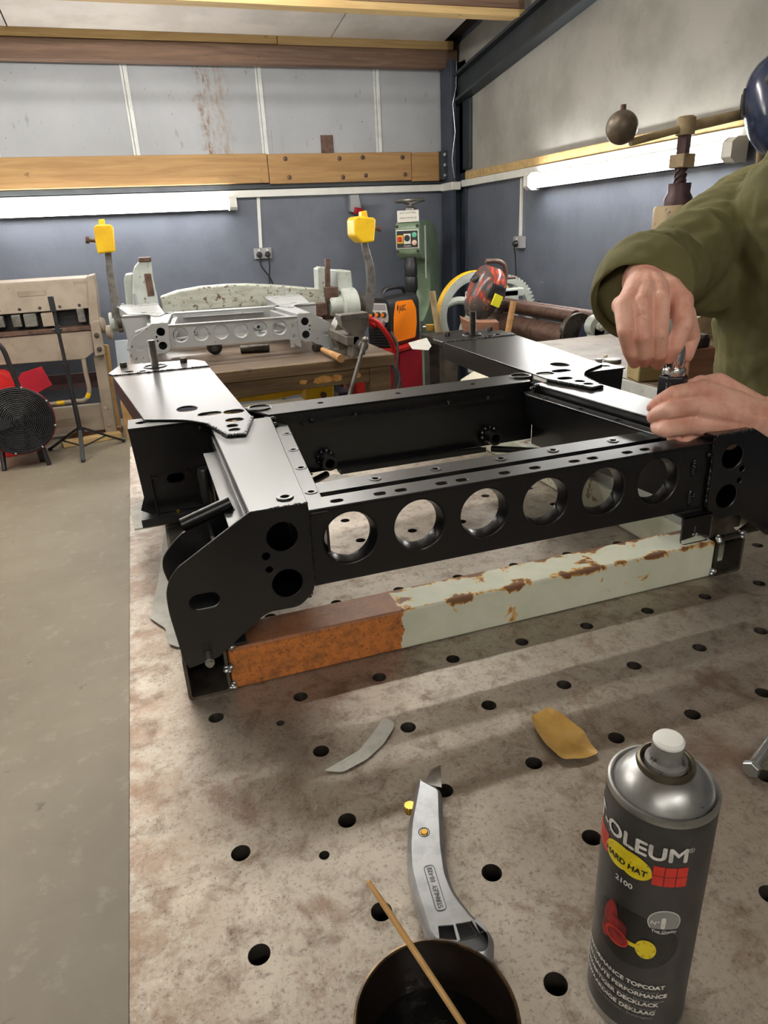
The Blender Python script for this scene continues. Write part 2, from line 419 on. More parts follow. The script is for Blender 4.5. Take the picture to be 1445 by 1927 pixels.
# ceiling: boards over purlins, sloping up towards the camera
ce = struct(mk('ceiling', G().prism([(X0 - .1, YW + .1, zc(YW + .1) + .05), (X0 - .1, Y0 - .1, zc(Y0 - .1) + .05), (XW + .1, Y0 - .1, zc(Y0 - .1) + .05), (XW + .1, YW + .1, zc(YW + .1) + .05)], (0, 0, .08)), MAT['ceil_gap']))
cx = [-3.4, -1.7, -.54, 1.70, 2.64]
cy = [YW, 3.9, 2.3, .7, -.9, -2.5, -3.6]
for i in range(len(cx) - 1):
    for j in range(len(cy) - 1):
        a, b, c, d = cx[i] + .005, cx[i + 1] - .005, cy[j] - .004, cy[j + 1] + .004
        mk('board', G().prism([(a, c, zc(c)), (a, d, zc(d)), (b, d, zc(d)), (b, c, zc(c))], (0, 0, .012)), MAT['ceil'], ce)
# purlins
tn = [0]
def trim(g, m, **k):
    tn[0] += 1; return struct(mk('trim_%d' % tn[0], g, m, **k))
t1 = trim(G().box(X0, 2.76, YW - .16, YW - .06, 2.575, 2.70), MAT['timber_brown'], bevel=.004)
mk('batten', G().box(X0, 1.28, YW - .17, YW - .08, 2.703, 2.765), MAT['timber_pale'], t1, bevel=.003)
mk('batten', G().box(1.285, 2.72, YW - .17, YW - .08, 2.700, 2.760), MAT['timber_pale'], t1, bevel=.003)
for yy in (4.20, 2.75, 1.3, -.2, -1.7):
    z = zc(yy)
    t = trim(G().box(X0, 2.72, yy - .05, yy + .05, z - .19, z - .02), MAT['timber_brown'], bevel=.004)
    mk('batten', G().box(X0, 2.72, yy - .06, yy + .045, z - .235, z - .193), MAT['timber_pale'], t, bevel=.003)
# planks bolted along the back wall
def plank(x0, x1, y, z0, z1, bolts):
    t = trim(G().box(x0, x1, y - .05, y, z0, z1), MAT['timber_plank'], bevel=.004)
    for bx, bz in bolts: mk('bolt', G().lathe([(.017, 0), (.017, .006), (.008, .012), (0, .013)], (bx, y - .05, bz), (0, -1, 0), 12), MAT['rust'], t)
plank(X0, 1.135, YW - .03, 1.775, 1.985, [])
plank(1.14, 2.36, YW - .035, 1.765, 1.98, [(1.28, 1.945), (1.30, 1.81), (1.73, 1.94), (1.75, 1.80), (1.93, 1.945), (1.95, 1.81), (2.28, 1.94), (2.30, 1.81)])
plank(2.365, 2.62, YW - .03, 1.755, 1.975, [])
# dark sill under the planks
trim(G().box(X0, 2.68, YW - .05, YW, 1.735, 1.772), MAT['rafter'], bevel=.002)
# steel corner column and gable rafter
g = G(); g.box(2.66, 2.70, 5.20, 5.42, 0, 2.62); g.box(2.70, 2.79, 5.30, 5.33, 0, 2.62); g.box(2.78, 2.80, 5.18, 5.42, 0, 2.62)
col = trim(g, MAT['steel_blue'], bevel=.003)
mk('cover_plate', G().box(2.755, 2.79, 5.05, 5.19, 1.82, 2.33), MAT['rafter'], col, bevel=.006)
mk('splice_plate', G().box(2.62, 2.66, 5.30, 5.41, 1.76, 1.98), MAT['rafter'], col, bevel=.003)
for bz in (1.79, 1.87, 1.95): mk('bolt', G().lathe([(.014, 0), (.014, .012), (.006, .014), (0, .015)], (2.64, 5.30, bz), (0, -1, 0), 8), MAT['zinc'], col)
def zr(y): return 2.35 + (4.95 - y) * .13
g = G()
for (dx0, dx1, h0, h1) in ((2.68, 2.79, .0, .022), (2.68, 2.79, .178, .20), (2.73, 2.75, .02, .18)):
    g.prism([(dx0, 5.35, zr(5.35) + h0), (dx0, Y0, zr(Y0) + h0), (dx0, Y0, zr(Y0) + h1), (dx0, 5.35, zr(5.35) + h1)], (dx1 - dx0, 0, 0))
trim(g, MAT['rafter'], bevel=.003)
# thin loose wire down the column
w = [Vector((2.70, 5.18, 2.60)), Vector((2.69, 5.17, 2.42)), Vector((2.66, 5.17, 2.30)), Vector((2.68, 5.17, 2.10)), Vector((2.65, 5.17, 1.90)), Vector((2.67, 5.17, 1.76))]
tag(mk('wire', G().tube(w, .003, 6), MAT['zinc'], loc=(2.67, 5.17, 1.76)), 'thin bare wire hanging down the dark corner column', 'wire')
# pale batten along the foot of the render on the right wall
trim(G().box(XW - .04, XW, Y0, 5.15, 1.745, 1.80), MAT['timber_pale'], bevel=.003)
# white cable trunking, back then right wall
t = trim(G().box(X0, 2.66, YW - .045, YW, 1.675, 1.728), MAT['trunk'], bevel=.004)
mk('corner_cover', G().box(2.655, 2.74, YW - .26, YW - .02, 1.67, 1.732), MAT['trunk'], t, bevel=.005)
trim(G().box(XW - .05, XW, Y0, 5.22, 1.69, 1.742), MAT['trunk'], bevel=.004)

# -------- batten lights
def batten(x0, y0, x1, y1, z, mat, label, group=None, down=False, out=(0, -1)):
    c = ((x0 + x1) / 2, (y0 + y1) / 2, z); t = thing('batten_light', label, 'light', c, group)
    ex = Vector((x1 - x0, y1 - y0, 0)); L = ex.length; ex.normalize(); o = Vector((out[0], out[1], 0)) if not down else Vector((0, 0, -1))
    s = ex.cross(o)
    cc = Vector(c)
    def prof(w0, w1, pts, a, b):
        g = G(); n = len(pts); vs = []
        for e in (a, b):
            for (d, h) in pts: vs.append(cc + ex * e + o * d + s * h)
        fs = [tuple(range(n)), tuple(reversed(range(n, 2 * n)))] + [(i, (i + 1) % n, (i + 1) % n + n, i + n) for i in range(n)]
        return g.add(vs, [tuple(reversed(f)) for f in fs])
    mk('housing', prof(0, 0, [(0, -.045), (.03, -.045), (.03, .045), (0, .045)], -L / 2, L / 2), MAT['trunk'], t)
    dif = [(.03, -.043)] + [(.03 + .045 * math.sin(PI * k / 8) ** .7, -.043 * math.cos(PI * k / 8)) for k in range(1, 8)] + [(.03, .043)]
    mk('diffuser', prof(0, 0, dif, -L / 2 + .03, L / 2 - .03), mat, t)
    for a, b in ((-L / 2 - .03, -L / 2 + .03), (L / 2 - .03, L / 2 + .03)):
        mk('end_cap', prof(0, 0, [(0, -.052), (.06, -.05), (.085, -.03), (.085, .03), (.06, .05), (0, .052)], a, b), MAT['trunk'], t, bevel=.004)
batten(.82 - 1.8, YW - .045, .82, YW - .045, 1.635, MAT['tube_wall'], 'long lit white batten light on the back wall below the planks')
batten(XW - .05, 3.97, XW - .05, 2.15, 1.645, MAT['tube_wall'], 'long lit white batten light on the right-hand wall behind the screw press', out=(-1, 0))
def hung_batten(xa, xb, y, z, label):
    t = thing('batten_light', label, 'light', ((xa + xb) / 2, y, z), 'ceiling battens')
    mk('housing', G().box(xa, xb, y - .025, y + .025, z + .035, z + .075), MAT['trunk'], t, bevel=.004)
    mk('tube', G().cyl((xa + .03, y, z), (xb - .03, y, z), .019, n=14), MAT['tube_ceil'], t)
    for x in (xa + .015, xb - .015): mk('lamp_holder', G().box(x - .015, x + .015, y - .022, y + .022, z - .025, z + .036), MAT['trunk'], t)
    for x in (xa + .3, xb - .3): mk('hanger', G().cyl((x, y, z + .075), (x, y, zc(y)), .006, n=8), MAT['zinc'], t)
for xa, xb, yy, lb in ((-.6, 1.2, 1.98, 'ceiling tube light hung above the gap between welding table and workbench'), (-2.9, -1.1, 1.98, 'ceiling tube light hung over the left aisle'),
                       (-.6, 1.2, 3.35, 'unseen tube light added above the grey folding machine'), (-2.9, -1.1, 3.35, 'unseen tube light added before the beige folder'),  # unseen pair added to brighten the upper back wall
                       (-.6, 1.2, -2.95, 'unseen fill tube light added well behind the camera'), (-2.9, -1.1, -2.95, 'unseen fill tube light added behind the camera over the left aisle')):  # unseen pair added behind the camera as front fill light
    hung_batten(xa, xb, yy, zc(yy) - .36, lb)
# ================================================================= welding table
TX0, TX1, TY0, TY1 = -.096, 1.154, -.65, 1.25
tb = thing('welding_table', 'long brown steel welding table with a grid of round holes, under the black frame', 'table', (.5, .3, 0))
NX, NY = 12, 18
xe = [TX0] + [.05 + .1 * i for i in range(NX - 1)] + [TX1]
ye = [TY0] + [-.55 + .1 * j for j in range(NY - 1)] + [TY1]
SMALL = [(.068, -.038), (.070, -.230), (.47, -.52)]
g = G(); gh = G()
def hole_cell(x0, x1, y0, y1, holes, n=20):
    g.plate([(x0, y0), (x1, y0), (x1, y1), (x0, y1)], [circ(hx, hy, r, n) for hx, hy, r in holes], (0, 0, T), (1, 0, 0), (0, 1, 0), (0, 0, -1), .0001)
    g.f[-(len(holes) * n + 4):] = []
for i in range(NX):
    for j in range(NY):
        h = []
        cx_, cy_ = .1 * i, -.6 + .1 * j
        if not (i == 0 and j == 5): h.append((cx_, cy_, .0088))
        for sx, sy in SMALL:
            if xe[i] < sx < xe[i + 1] and ye[j] < sy < ye[j + 1]: h.append((sx, sy, .0048))
        if h: hole_cell(xe[i], xe[i + 1], ye[j], ye[j + 1], h)
        else: g.add([(xe[i], ye[j], T), (xe[i + 1], ye[j], T), (xe[i + 1], ye[j + 1], T), (xe[i], ye[j + 1], T)], [(0, 1, 2, 3)])
        for hx, hy, r in h:
            gh.lathe([(r + .0006, 0), (r, -.0012), (r, -.019)], (hx, hy, T), (0, 0, 1), 20); gh.f[-2:] = []
# the top faces come twice from the thin plate: keep only upward ones
keep = []
for f in g.f:
    a, b, c = g.v[f[0]], g.v[f[1]], g.v[f[2]]
    if abs(a.z - T) < 1e-6 and abs(b.z - T) < 1e-6 and abs(c.z - T) < 1e-6:
        if (b - a).cross(c - a).z < 0: f = tuple(reversed(f))
        keep.append(f)
g.f = keep
top = mk('table_top', g, MAT['table'], tb, smooth=False)
g2 = G(); z1 = T - .02
g2.box(TX0, TX0 + .0005, TY0, TY1, z1, T); g2.box(TX1 - .0005, TX1, TY0, TY1, z1, T); g2.box(TX0, TX1, TY0, TY0 + .0005, z1, T); g2.box(TX0, TX1, TY1 - .0005, TY1, z1, T)
mk('plate_edge', g2, MAT['table'], tb, smooth=False)
mk('hole_wall', gh, MAT['dsteel'], tb)['kind'] = 'stuff'
for x in (TX0 + .08, TX1 - .08):
    for y in (TY0 + .08, (TY0 + TY1) / 2, TY1 - .08): mk('leg', G().box(x - .04, x + .04, y - .04, y + .04, 0, z1 - .08), MAT['dsteel'], tb, bevel=.004)
g = G()
for x in (TX0 + .08, TX1 - .08): g.box(x - .03, x + .03, TY0 + .03, TY1 - .03, z1 - .08, z1 - .02)
for y in (TY0 + .06, .3, TY1 - .06): g.box(TX0 + .05, TX1 - .05, y - .03, y + .03, z1 - .08, z1 - .0201)
mk('under_frame', g, MAT['dsteel'], tb)
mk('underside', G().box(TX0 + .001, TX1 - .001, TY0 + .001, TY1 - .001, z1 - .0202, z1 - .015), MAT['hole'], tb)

# ================================================================= assembly stand under the frame
st = thing('frame_stand', 'low steel box-section stand, front beam orange at one end and rusty pale green', 'stand', (.025, .045, T))
H = .059
def boxtube(y0, y1, x0, x1, z0, z1, th=.004):
    o = [(x0, z0), (x1, z0), (x1, z1), (x0, z1)]; i = [(x0 + th, z0 + th), (x1 - th, z0 + th), (x1 - th, z1 - th), (x0 + th, z1 - th)]
    return G().plate(roundpoly(o, .006, 3), [roundpoly(i, .004, 3)], (0, y0, 0), (1, 0, 0), (0, 0, 1), (0, 1, 0), y1 - y0)
MAT['rawtube'] = M('raw_mill_steel', (96, 90, 82), (70, 62, 54), sc=25, rough=.4, metal=.7)
MAT['palebeam'] = M('pale_green_beam_paint', (196, 198, 180), (180, 182, 162), sc=14, rough=.55, spots=((130, 92, 56), 20, .62))
mk('front_beam', G().box(.0255, .753, .045, .103, T, T + H), MAT['beam'], st, bevel=.004)
mk('side_beam', boxtube(.043, .98, -.027, .0245, T, T + .062), MAT['rawtube'], st)
mk('side_beam', boxtube(.043, .075, .754, .806, T, T + .062), MAT['rawtube'], st)
mk('side_beam', boxtube(.0752, .98, .742, .806, T, T + .0615), MAT['palebeam'], st)
mk('rear_beam', G().box(.0255, .741, .92, .98, T, T + H), MAT['palebeam'], st, bevel=.004)
def weld(g, p, r, n=5, spread=.006):
    for k in range(n):
        q = Vector(p) + Vector((random.uniform(-1, 1), random.uniform(-1, 1), random.uniform(-1, 1))) * spread
        g.sphere(q, r * random.uniform(.7, 1.15), 10, 6, (1, 1, .8))
for p in ((.027, .043, T + .0095), (.024, .043, T + .035), (.032, .045, T + .06), (.751, .043, T + .0095), (.757, .044, T + .064), (.80, .044, T + .062)):
    g = G(); weld(g, p, .0042, 5, .0035); mk('weld', g, MAT['zinc'], st)
mk('post', G().box(.742, .80, .05, .11, T + .0625, T + .108), MAT['rawtube'], st, bevel=.003)
# ================================================================= the welded sub-frame (built once, in place; the grey one is a copy)
FX = .4275     # plane of symmetry
def mir(pts): return [(2 * FX - x, y) for x, y in reversed(pts)]
def sub_frame(label, cat):
    fr = thing('vehicle_subframe', label, cat, (FX, .04, .909)); m = MAT['black']
    EX, EY, EZ = (1, 0, 0), (0, 1, 0), (0, 0, 1)
    # front panel with six flared holes
    hx = [.1880 + .0887 * k for k in range(6)]
    P = G().plate([(.137, .9805), (.7175, .9805), (.7175, 1.0775), (.137, 1.0775)], [circ(x, 1.035, .0335, 40) for x in hx], (0, .0435, 0), EX, EZ, EY, .003)
    fp = mk('front_panel', P, m, fr)
    for x in hx:
        prof = [(.0336, .0002), (.0345, -.0006), (.0352, .0004), (.0340, .0040), (.0326, .0085), (.0312, .0130), (.0308, .0190), (.0296, .0190), (.0298, .0128), (.0310, .0078), (.0324, .0036)]
        mk('flared_hole', G().lathe(prof, (x, .0435, 1.035), EY, 40, closed=True), m, fp)
    sl = [.177, .231, .258, .312, .339, .399, .443, .502, .530, .585, .614]
    mk('front_flange', G().plate([(.139, .040), (.716, .040), (.716, .076), (.139, .076)], [slot(x, .055, .0155, .0095) for x in sl], (0, 0, 1.0775), EX, EY, EZ, .003, .0009), m, fr)
    mk('rear_lip', G().box(.139, .716, .0735, .0765, 1.064, 1.0772), m, fr)
    # inner rail with countersunk holes
    ih = [.250, .3357, .4338, .5173, .6183]
    ir = mk('inner_rail', G().plate([(.166, .112), (.69, .112), (.69, .150), (.166, .150)], [circ(x, .131, .0045, 14) for x in ih], (0, 0, 1.068), EX, EY, EZ, .004).box(.166, .69, .112, .115, 1.046, 1.0679), m, fr)
    for x in ih: mk('rivet_nut', G().lathe([(.0042, .0), (.0042, .0008), (.0060, .0013), (.0082, .0010), (.0086, 0)], (x, .131, 1.0719), EZ, 18, closed=True), m, ir)
    # side rails, top skins, ledges: left and its mirror
    for s in (0, 1):
        mm = (lambda l: mir(l)) if s else (lambda l: l)
        sg = -1 if s else 1
        def xx(x): return 2 * FX - x if s else x
        # rail box
        mk('side_rail', G().plate(mm([(.073, .0402), (.076, .0402), (.076, .47), (.073, .47)]), [], (0, 0, .968), EX, EY, EZ, .118).plate(mm([(.1335, .047), (.1365, .047), (.170, .47), (.167, .47)]), [], (0, 0, .968), EX, EY, EZ, .118).plate(mm([(.0765, .0402), (.133, .0402), (.1665, .47), (.0765, .47)]), [], (0, 0, .968), EX, EY, EZ, .003).plate(mm([(.0765, .46), (.1655, .46), (.166, .465), (.0765, .465)]), [], (0, 0, .972), EX, EY, EZ, .114), m, fr)
        rt = mk('rail_skin', G().plate(mm(roundpoly([(.0715, .0385), (.139, .0385), (.1735, .462), (.0715, .462)], .002, 2)), [circ(xx(.118), .066, .0055, 14)], (0, 0, 1.0865), EX, EY, EZ, .0035, .0011), m, fr)
        mk('nut_insert', G().lathe([(.0055, -.002), (.0055, .0022), (.0095, .0022), (.0105, .0008), (.0105, -.0005)], (xx(.118), .066, 1.090), EZ, 22, closed=True), m, rt)
        # inner ledge
        lh = [(.1865, .395), (.1772, .302), (.1685, .212), (.1590, .112)]
        ld = mk('inner_ledge', G().plate(mm([(.1425, .043), (.1625, .043), (.199, .45), (.190, .472), (.178, .472)]), [circ(xx(x), y, .0045, 14) for x, y in lh], (0, 0, 1.0715), EX, EY, EZ, .0035, .0008), m, fr)
        for x, y in lh: mk('rivet_nut', G().lathe([(.0042, .0), (.0042, .0008), (.0060, .0012), (.0080, .0009), (.0083, 0)], (xx(x), y, 1.0749), EZ, 16, closed=True), m, ld)
        mk('ledge_web', G().plate(mm([(.1595, .046), (.1625, .046), (.199, .45), (.196, .45)]), [], (0, 0, 1.02), EX, EY, EZ, .0512), m, fr)
        # outer ledge (angle iron)
        mk('outer_ledge', G().plate(mm([(.051, .06), (.0725, .045), (.0725, .40), (.051, .40)]), [], (0, 0, 1.056), EX, EY, EZ, .004).plate(mm([(.0685, .045), (.0725, .045), (.0725, .43), (.0685, .43)]), [], (0, 0, 1.06), EX, EY, EZ, .018), m, fr)
        # end plate
        out = [(.0729, 1.0919), (.1381, 1.0914), (.1391, 1.0749), (.1372, .9963), (.1369, .9784), (.1177, .9610), (.0824, .9620), (.0725, .9586), (.0152, .9164), (-.0200, .9096), (-.0248, .9234), (-.0310, .9888), (-.0300, 1.0125), (-.0241, 1.0279), (-.0135, 1.0400)]
        rr = [.002, .003, .001, .002, .008, .010, .012, .006, .003, .002, .003, .02, .012, .012, .004]
        poly = roundpoly(out, rr, 5)
        if s: poly = mir(poly)
        ep = mk('end_plate', G().plate(poly, [circ(xx(.1053), 1.0551, .018, 32), circ(xx(.1054), .9952, .018, 32), circ(xx(.0845), 1.0342, .0048, 16), circ(xx(.0863), 1.0168, .0042, 16), slot(xx(.0096), .9929, .034, .0195)], (0, .036, 0), EX, EZ, EY, .004, .0008), m, fr)
        mk('stud', G().lathe([(0, 0), (.0042, .0005), (.0046, .002), (.0046, .016), (.0056, .0165), (.0056, .022), (.004, .0225), (.004, .026), (0, .0262)], (xx(.0035), .036, .9255), (0, -1, 0), 14), MAT['steel'] if not s else m, ep)
        # rear leaf of the mount, with a rolled top edge
        bp = [(.065, 1.062), (-.0015, 1.041), (-.015, 1.030), (-.0300, 1.012), (-.0320, .998), (-.0285, .980), (-.018, .918), (.045, .918), (.068, .96)]
        rp = roundpoly(bp, [.002, .004, .008, .012, .015, .015, .004, .004, .004], 4)
        bl = mk('rear_leaf', G().plate(mir(rp) if s else rp, [], (0, .132, 0), EX, EZ, EY, .004), m, fr)
        mk('rolled_edge', G().tube([(xx(.062), .141, 1.0675), (xx(.0), .141, 1.0480)], .0085, 14), m, bl)
        mk('mount_floor', G().plate(mm([(-.016, .0402), (.05, .0402), (.05, .1318), (-.016, .1318)]), [], (0, 0, .9245), EX, EY, EZ, .003), m, fr)
        # spacer webs joining the two leaves
        mk('mount_web', G().plate(mm([(.03, .04), (.034, .04), (.034, .133), (.03, .133)]), [], (0, 0, .955), EX, EY, EZ, .085), m, fr)
        # outrigger: web, top flange, lower flange
        ow = [(-.058, 1.088), (.075, 1.088), (.075, .935), (-.045, .935), (-.062, .945), (-.0530, .968)]
        mk('outrigger_web', G().plate(mir(ow) if s else ow, [slot(xx(.0045), .995, .030, .0165), ], (0, .500, 0), EX, EZ, EY, .003), m, fr)
        mk('outrigger_blackout', G().plate(mm([(-.055, .556), (.075, .556), (.075, .560), (-.055, .560)]), [], (0, 0, .935), EX, EY, EZ, .1534), m, fr)  # plate added behind the web so the slot looks dark
        fl = [(-.058, .4935), (.075, .4935), (.075, .56), (-.058, .56)]
        mk('outrigger_flange', G().plate(mm(fl), [circ(xx(-.036), .528, .0085, 18)], (0, 0, 1.0885), EX, EY, EZ, .0028, .0009), m, fr)
        mk('outrigger_foot', G().plate(mm([(-.062, .455), (.070, .455), (.070, .558), (-.062, .558)]), [circ(xx(-.028), .474, .009, 18)], (0, 0, .930), EX, EY, EZ, .004), m, fr)
        mk('outrigger_post', G().lathe([(.013, 0), (.013, .072), (.011, .075), (0, .075)], (xx(.052), .486, .935), EZ, 18), m, fr)
        mk('reinforcing_ring', G().plate(roundpoly([(xx(.0045) - .028, 1.012), (xx(.0045) + .028, 1.012), (xx(.0045) + .028, .972), (xx(.0045) - .028, .972)], .018, 5), [slot(xx(.0045), .995, .030, .0165)], (0, .4985, 0), EX, EZ, EY, .0014), m, fr)
        mk('grease_nipple', G().lathe([(.004, 0), (.004, .004), (.0025, .005), (.0025, .009), (.0035, .010), (.0035, .012), (0, .014)], (xx(-.001), .47, .934), EZ, 10), MAT['brass'], fr)
        mk('wire_stay', G().tube([(xx(-.026), .4915, 1.000), (xx(-.036), .4905, 1.0015), (xx(-.0365), .488, .998), (xx(-.034), .476, .938)], .0016, 6), m, fr)
        mk('foot_rim', G().box(min(xx(-.062), xx(.066)), max(xx(-.062), xx(.066)), .4535, .4565, .9345, .9445), m, fr)
        # top mounting plate, arm and pad
        tp = [(-.091, 1.003), (.125, 1.001), (.1385, .542), (.1420, .464), (.1150, .362), (.0900, .367), (.0690, .452), (.04, .492), (-.031, .532)]
        tr = roundpoly(tp, [0, 0, .004, .004, .006, .006, .012, .03, .004], 4)
        hs = [circ(.044, .577, .018, 20, .024), slot(.078, .518, .040, .026, 8), slot(.119, .512, .036, .030, 8), slot(.112, .452, .030, .024, 8), circ(.1035, .415, .009, 16, .010), circ(.1035, .388, .009, 16, .009)]
        if s: tr = mir(tr); hs = [mir(h) for h in hs]
        mp = mk('mount_plate', G().plate(tr, hs, (0, 0, 1.0915), EX, EY, EZ, .0035, .001), m, fr)
        pd = roundpoly([(-.089, 1.006), (-.102, 1.045), (-.078, 1.150), (.100, 1.125), (.1245, 1.075), (.125, 1.004)], .006, 3)
        pad = mk('mount_pad', G().plate(mir(pd) if s else pd, [circ(xx(-.055), 1.038, .010, 14), circ(xx(-.025), 1.026, .008, 14)], (0, 0, 1.0905), EX, EY, EZ, .0055, .0012), m, fr)
        # thick edge of the arm (folded down sides)
        mk('arm_side', G().plate(mm([(-.0885, 1.0), (-.0845, 1.0), (-.027, .536), (-.031, .536)]), [], (0, 0, 1.052), EX, EY, EZ, .0392), m, fr)
        mk('arm_side', G().plate(mm([(.121, 1.0), (.125, 1.0), (.1385, .548), (.1345, .548)]), [], (0, 0, 1.052), EX, EY, EZ, .0392), m, fr)
        g = G(); g.cyl((xx(.005), 1.075, 1.070), (xx(.005), 1.075, 1.158), .0085, n=16)
        for k in range(22): g.torus((xx(.005), 1.075, 1.100 + k * .0027), EZ, .0085, .0011, n=16, m=5)
        mk('threaded_stud', g, MAT['steel'] if not s else MAT['dsteel'], pad)
        mk('stud_seat', G().torus((xx(.005), 1.075, 1.096), EZ, .026, .0022, n=28, m=6), m, pad)
        for bx, by in ((-.0676, 1.118), (.0732, 1.098)):
            mk('hex_bolt', G().lathe([(.0095, 0), (.0095, .008), (.0075, .0105), (0, .0105)], (xx(bx), by, 1.0958), EZ, 6), MAT['dsteel'], pad)
        g = G()
        for k in range(46):
            t = k / 45; a = Vector((-.088, 1.004, 1.0955)); b = Vector((.125, 1.0025, 1.0955)); p = a.lerp(b, t); p.x = xx(p.x)
            g.sphere(p + Vector((0, random.uniform(-.001, .001), 0)), .0028 * random.uniform(.7, 1.2), 8, 5)
        mk('weld_seam', g, m, fr)
        g = G(); edge = [(.1420, .464), (.1150, .362), (.0900, .367), (.0690, .452)]
        for (a, b) in zip(edge, edge[1:]):
            L = (Vector(b) - Vector(a)).length; n = int(L / .0042)
            for k in range(n + 1):
                q = Vector(a).lerp(Vector(b), k / n); g.sphere((xx(q.x), q.y - .001, 1.0922), .0034 * random.uniform(.7, 1.2), 8, 5)
        mk('weld_seam', g, m, fr)
        # weld where end plate meets panel
        g = G()
        for k in range(26): g.sphere((xx(.1385), .0400, .985 + k * .0037), .0022 * random.uniform(.5, 1.3), 8, 5)
        mk('weld_seam', g, m, fr)
        g = G()
        for k in range(16): g.sphere((xx(.076 + k * .004), .0372, 1.0905), .0022 * random.uniform(.5, 1.3), 8, 5)
        mk('weld_seam', g, m, fr)
        for p in ((.1765, .452, 1.083), (.062, .492, 1.079), (.170, .46, 1.07)):
            g = G(); weld(g, (xx(p[0]), p[1], p[2]), .0045, 5, .006); mk('weld', g, m, fr)
        # collar ring on the crossmember
        mk('collar', G().torus((xx(.165), .528, 1.0918), EZ, .0200, .0024, n=28, m=6), m, fr)
        # threaded bush and corner tube under the crossmember
        bu = mk('threaded_bush', G().pipe((xx(.265), .440, .9985), (xx(.265), .478, .9985), .0135, .0085), m, fr)
        g = G()
        for k in range(9):
            a = 2 * PI * k / 9; g.sphere((xx(.265) + .0145 * math.cos(a), .470, .9985 + .0145 * math.sin(a)), .005 * random.uniform(.7, 1.2), 8, 5)
        mk('weld_bead', g, m, bu)
        mk('corner_brace', G().tube([(xx(.155), .36, .978), (xx(.262), .462, .972)], .0065, 12), m, fr)
    # rear crossmember
    rx = .0
    cm = mk('crossmember', G().plate([(.172, .472), (.684, .478), (.716, .556), (.139, .548)], [circ(x, .514, .0055, 14) for x in (.274, .424, .578)], (0, 0, 1.0875), EX, EY, EZ, .0035, .0011), m, fr)
    mk('web', G().prism([(.165, .474, .975), (.69, .480, .975), (.69, .480, 1.0873), (.165, .474, 1.0873)], (0, .003, 0)), m, cm)
    mk('web', G().prism([(.140, .545, .975), (.716, .553, .975), (.716, .553, 1.0873), (.140, .545, 1.0873)], (0, .003, 0)), m, cm)
    mk('stiffener', G().prism([(.2261, .457, 1.0675), (.627, .461, 1.0675), (.627, .479, 1.0675), (.2261, .4735, 1.0675)], (0, 0, .003)), m, cm)
    for x in (.245, .325, .42, .505, .585):
        g = G(); weld(g, (x, .466, 1.0715), .0032, 4, .003); mk('weld', g, m, cm)
    mk('lower_flange', G().box(.285, .575, .452, .478, .972, .975).box(.285, .575, .450, .453, .972, .981), m, cm)
    # welded tabs at the far end of the front panel
    for z in (1.046, 1.000):
        g = G(); g.sphere((.690, .043, z), .0055, 12, 8, (.9, .6, 2.4)); weld(g, (.690, .0425, z + .006), .003, 4, .004); mk('weld', g, m, fr)
    g = G(); g.sphere((.712, .042, 1.062), .004, 10, 6); mk('weld', g, m, fr)
    tab = mk('tab_bracket', G().plate(roundpoly([(.672, .978), (.722, .978), (.722, .934), (.672, .934)], [.001, .001, .006, .008], 4), [circ(.694, .948, .0035, 12), slot(.694, .955, .012, .0035, 5, PI / 2)], (0, .030, 0), EX, EZ, EY, .003), m, fr)
    mk('tab_top', G().box(.672, .722, .030, .070, .9755, .9785), m, tab)
    return fr
black_frame = sub_frame('large satin black welded steel subframe standing on the welding table', 'subframe')
# ================================================================= things on the welding table
def wrap(vs, c, r, phi0, z0, off=.0003):
    """flat (x, z) points -> points on an upright cylinder; x runs along the arc from angle phi0"""
    out = []
    for x, z in vs:
        a = math.radians(225 + phi0) + x / r
        out.append((c[0] + (r + off) * math.cos(a), c[1] + (r + off) * math.sin(a), z0 + z))
    return out
def rect_grid(x0, x1, z0, z1, n=14):
    vs = []; fs = []
    for i in range(n + 1):
        x = x0 + (x1 - x0) * i / n; vs += [(x, z0), (x, z1)]
    for i in range(n): fs.append((2 * i, 2 * i + 2, 2 * i + 3, 2 * i + 1))
    return vs, fs
def disc_grid(cx_, cz_, rx, rz, n=32, rings=6, shape=None):
    vs = [(cx_, cz_)]; fs = []
    for i in range(1, rings + 1):
        for k in range(n):
            a = 2 * PI * k / n; s_ = shape(a) if shape else 1
            vs.append((cx_ + rx * s_ * i / rings * math.cos(a), cz_ + rz * s_ * i / rings * math.sin(a)))
    for k in range(n): fs.append((0, 1 + k, 1 + (k + 1) % n))
    for i in range(rings - 1):
        for k in range(n):
            a, b = 1 + i * n + k, 1 + i * n + (k + 1) % n; fs.append((a, a + n, b + n, b))
    return vs, fs
MAT['can'] = M('dark_grey_can_print', (70, 68, 66), (62, 60, 58), sc=30, rough=.33, metal=.35, spots=((40, 38, 36), 90, .70))
MAT['canrim'] = M('speckled_tinplate', (176, 176, 174), (140, 140, 138), sc=12, rough=.34, metal=.8, spots=((52, 50, 50), 160, .66))
MAT['actuator'] = M('overspray_plastic_cap', (120, 118, 114), (90, 88, 84), sc=40, rough=.6, spots=((40, 40, 40), 120, .6))
MAT['captop'] = M('white_plastic_cap', (232, 232, 228), rough=.55, bump=.1)
MAT['white_ink'] = M('white_ink', (226, 224, 218), (200, 198, 192), sc=120, rough=.4, spots=((90, 88, 84), 300, .64))
MAT['red_ink'] = M('red_ink', (206, 52, 40), (190, 44, 34), sc=60, rough=.4)
MAT['yellow_ink'] = M('yellow_ink', (226, 206, 36), (214, 190, 30), sc=60, rough=.4, spots=((110, 100, 30), 260, .64))
MAT['black_ink'] = M('black_ink', (22, 21, 20), rough=.38)
MAT['grey_ink'] = M('grey_ink', (132, 132, 130), rough=.4)
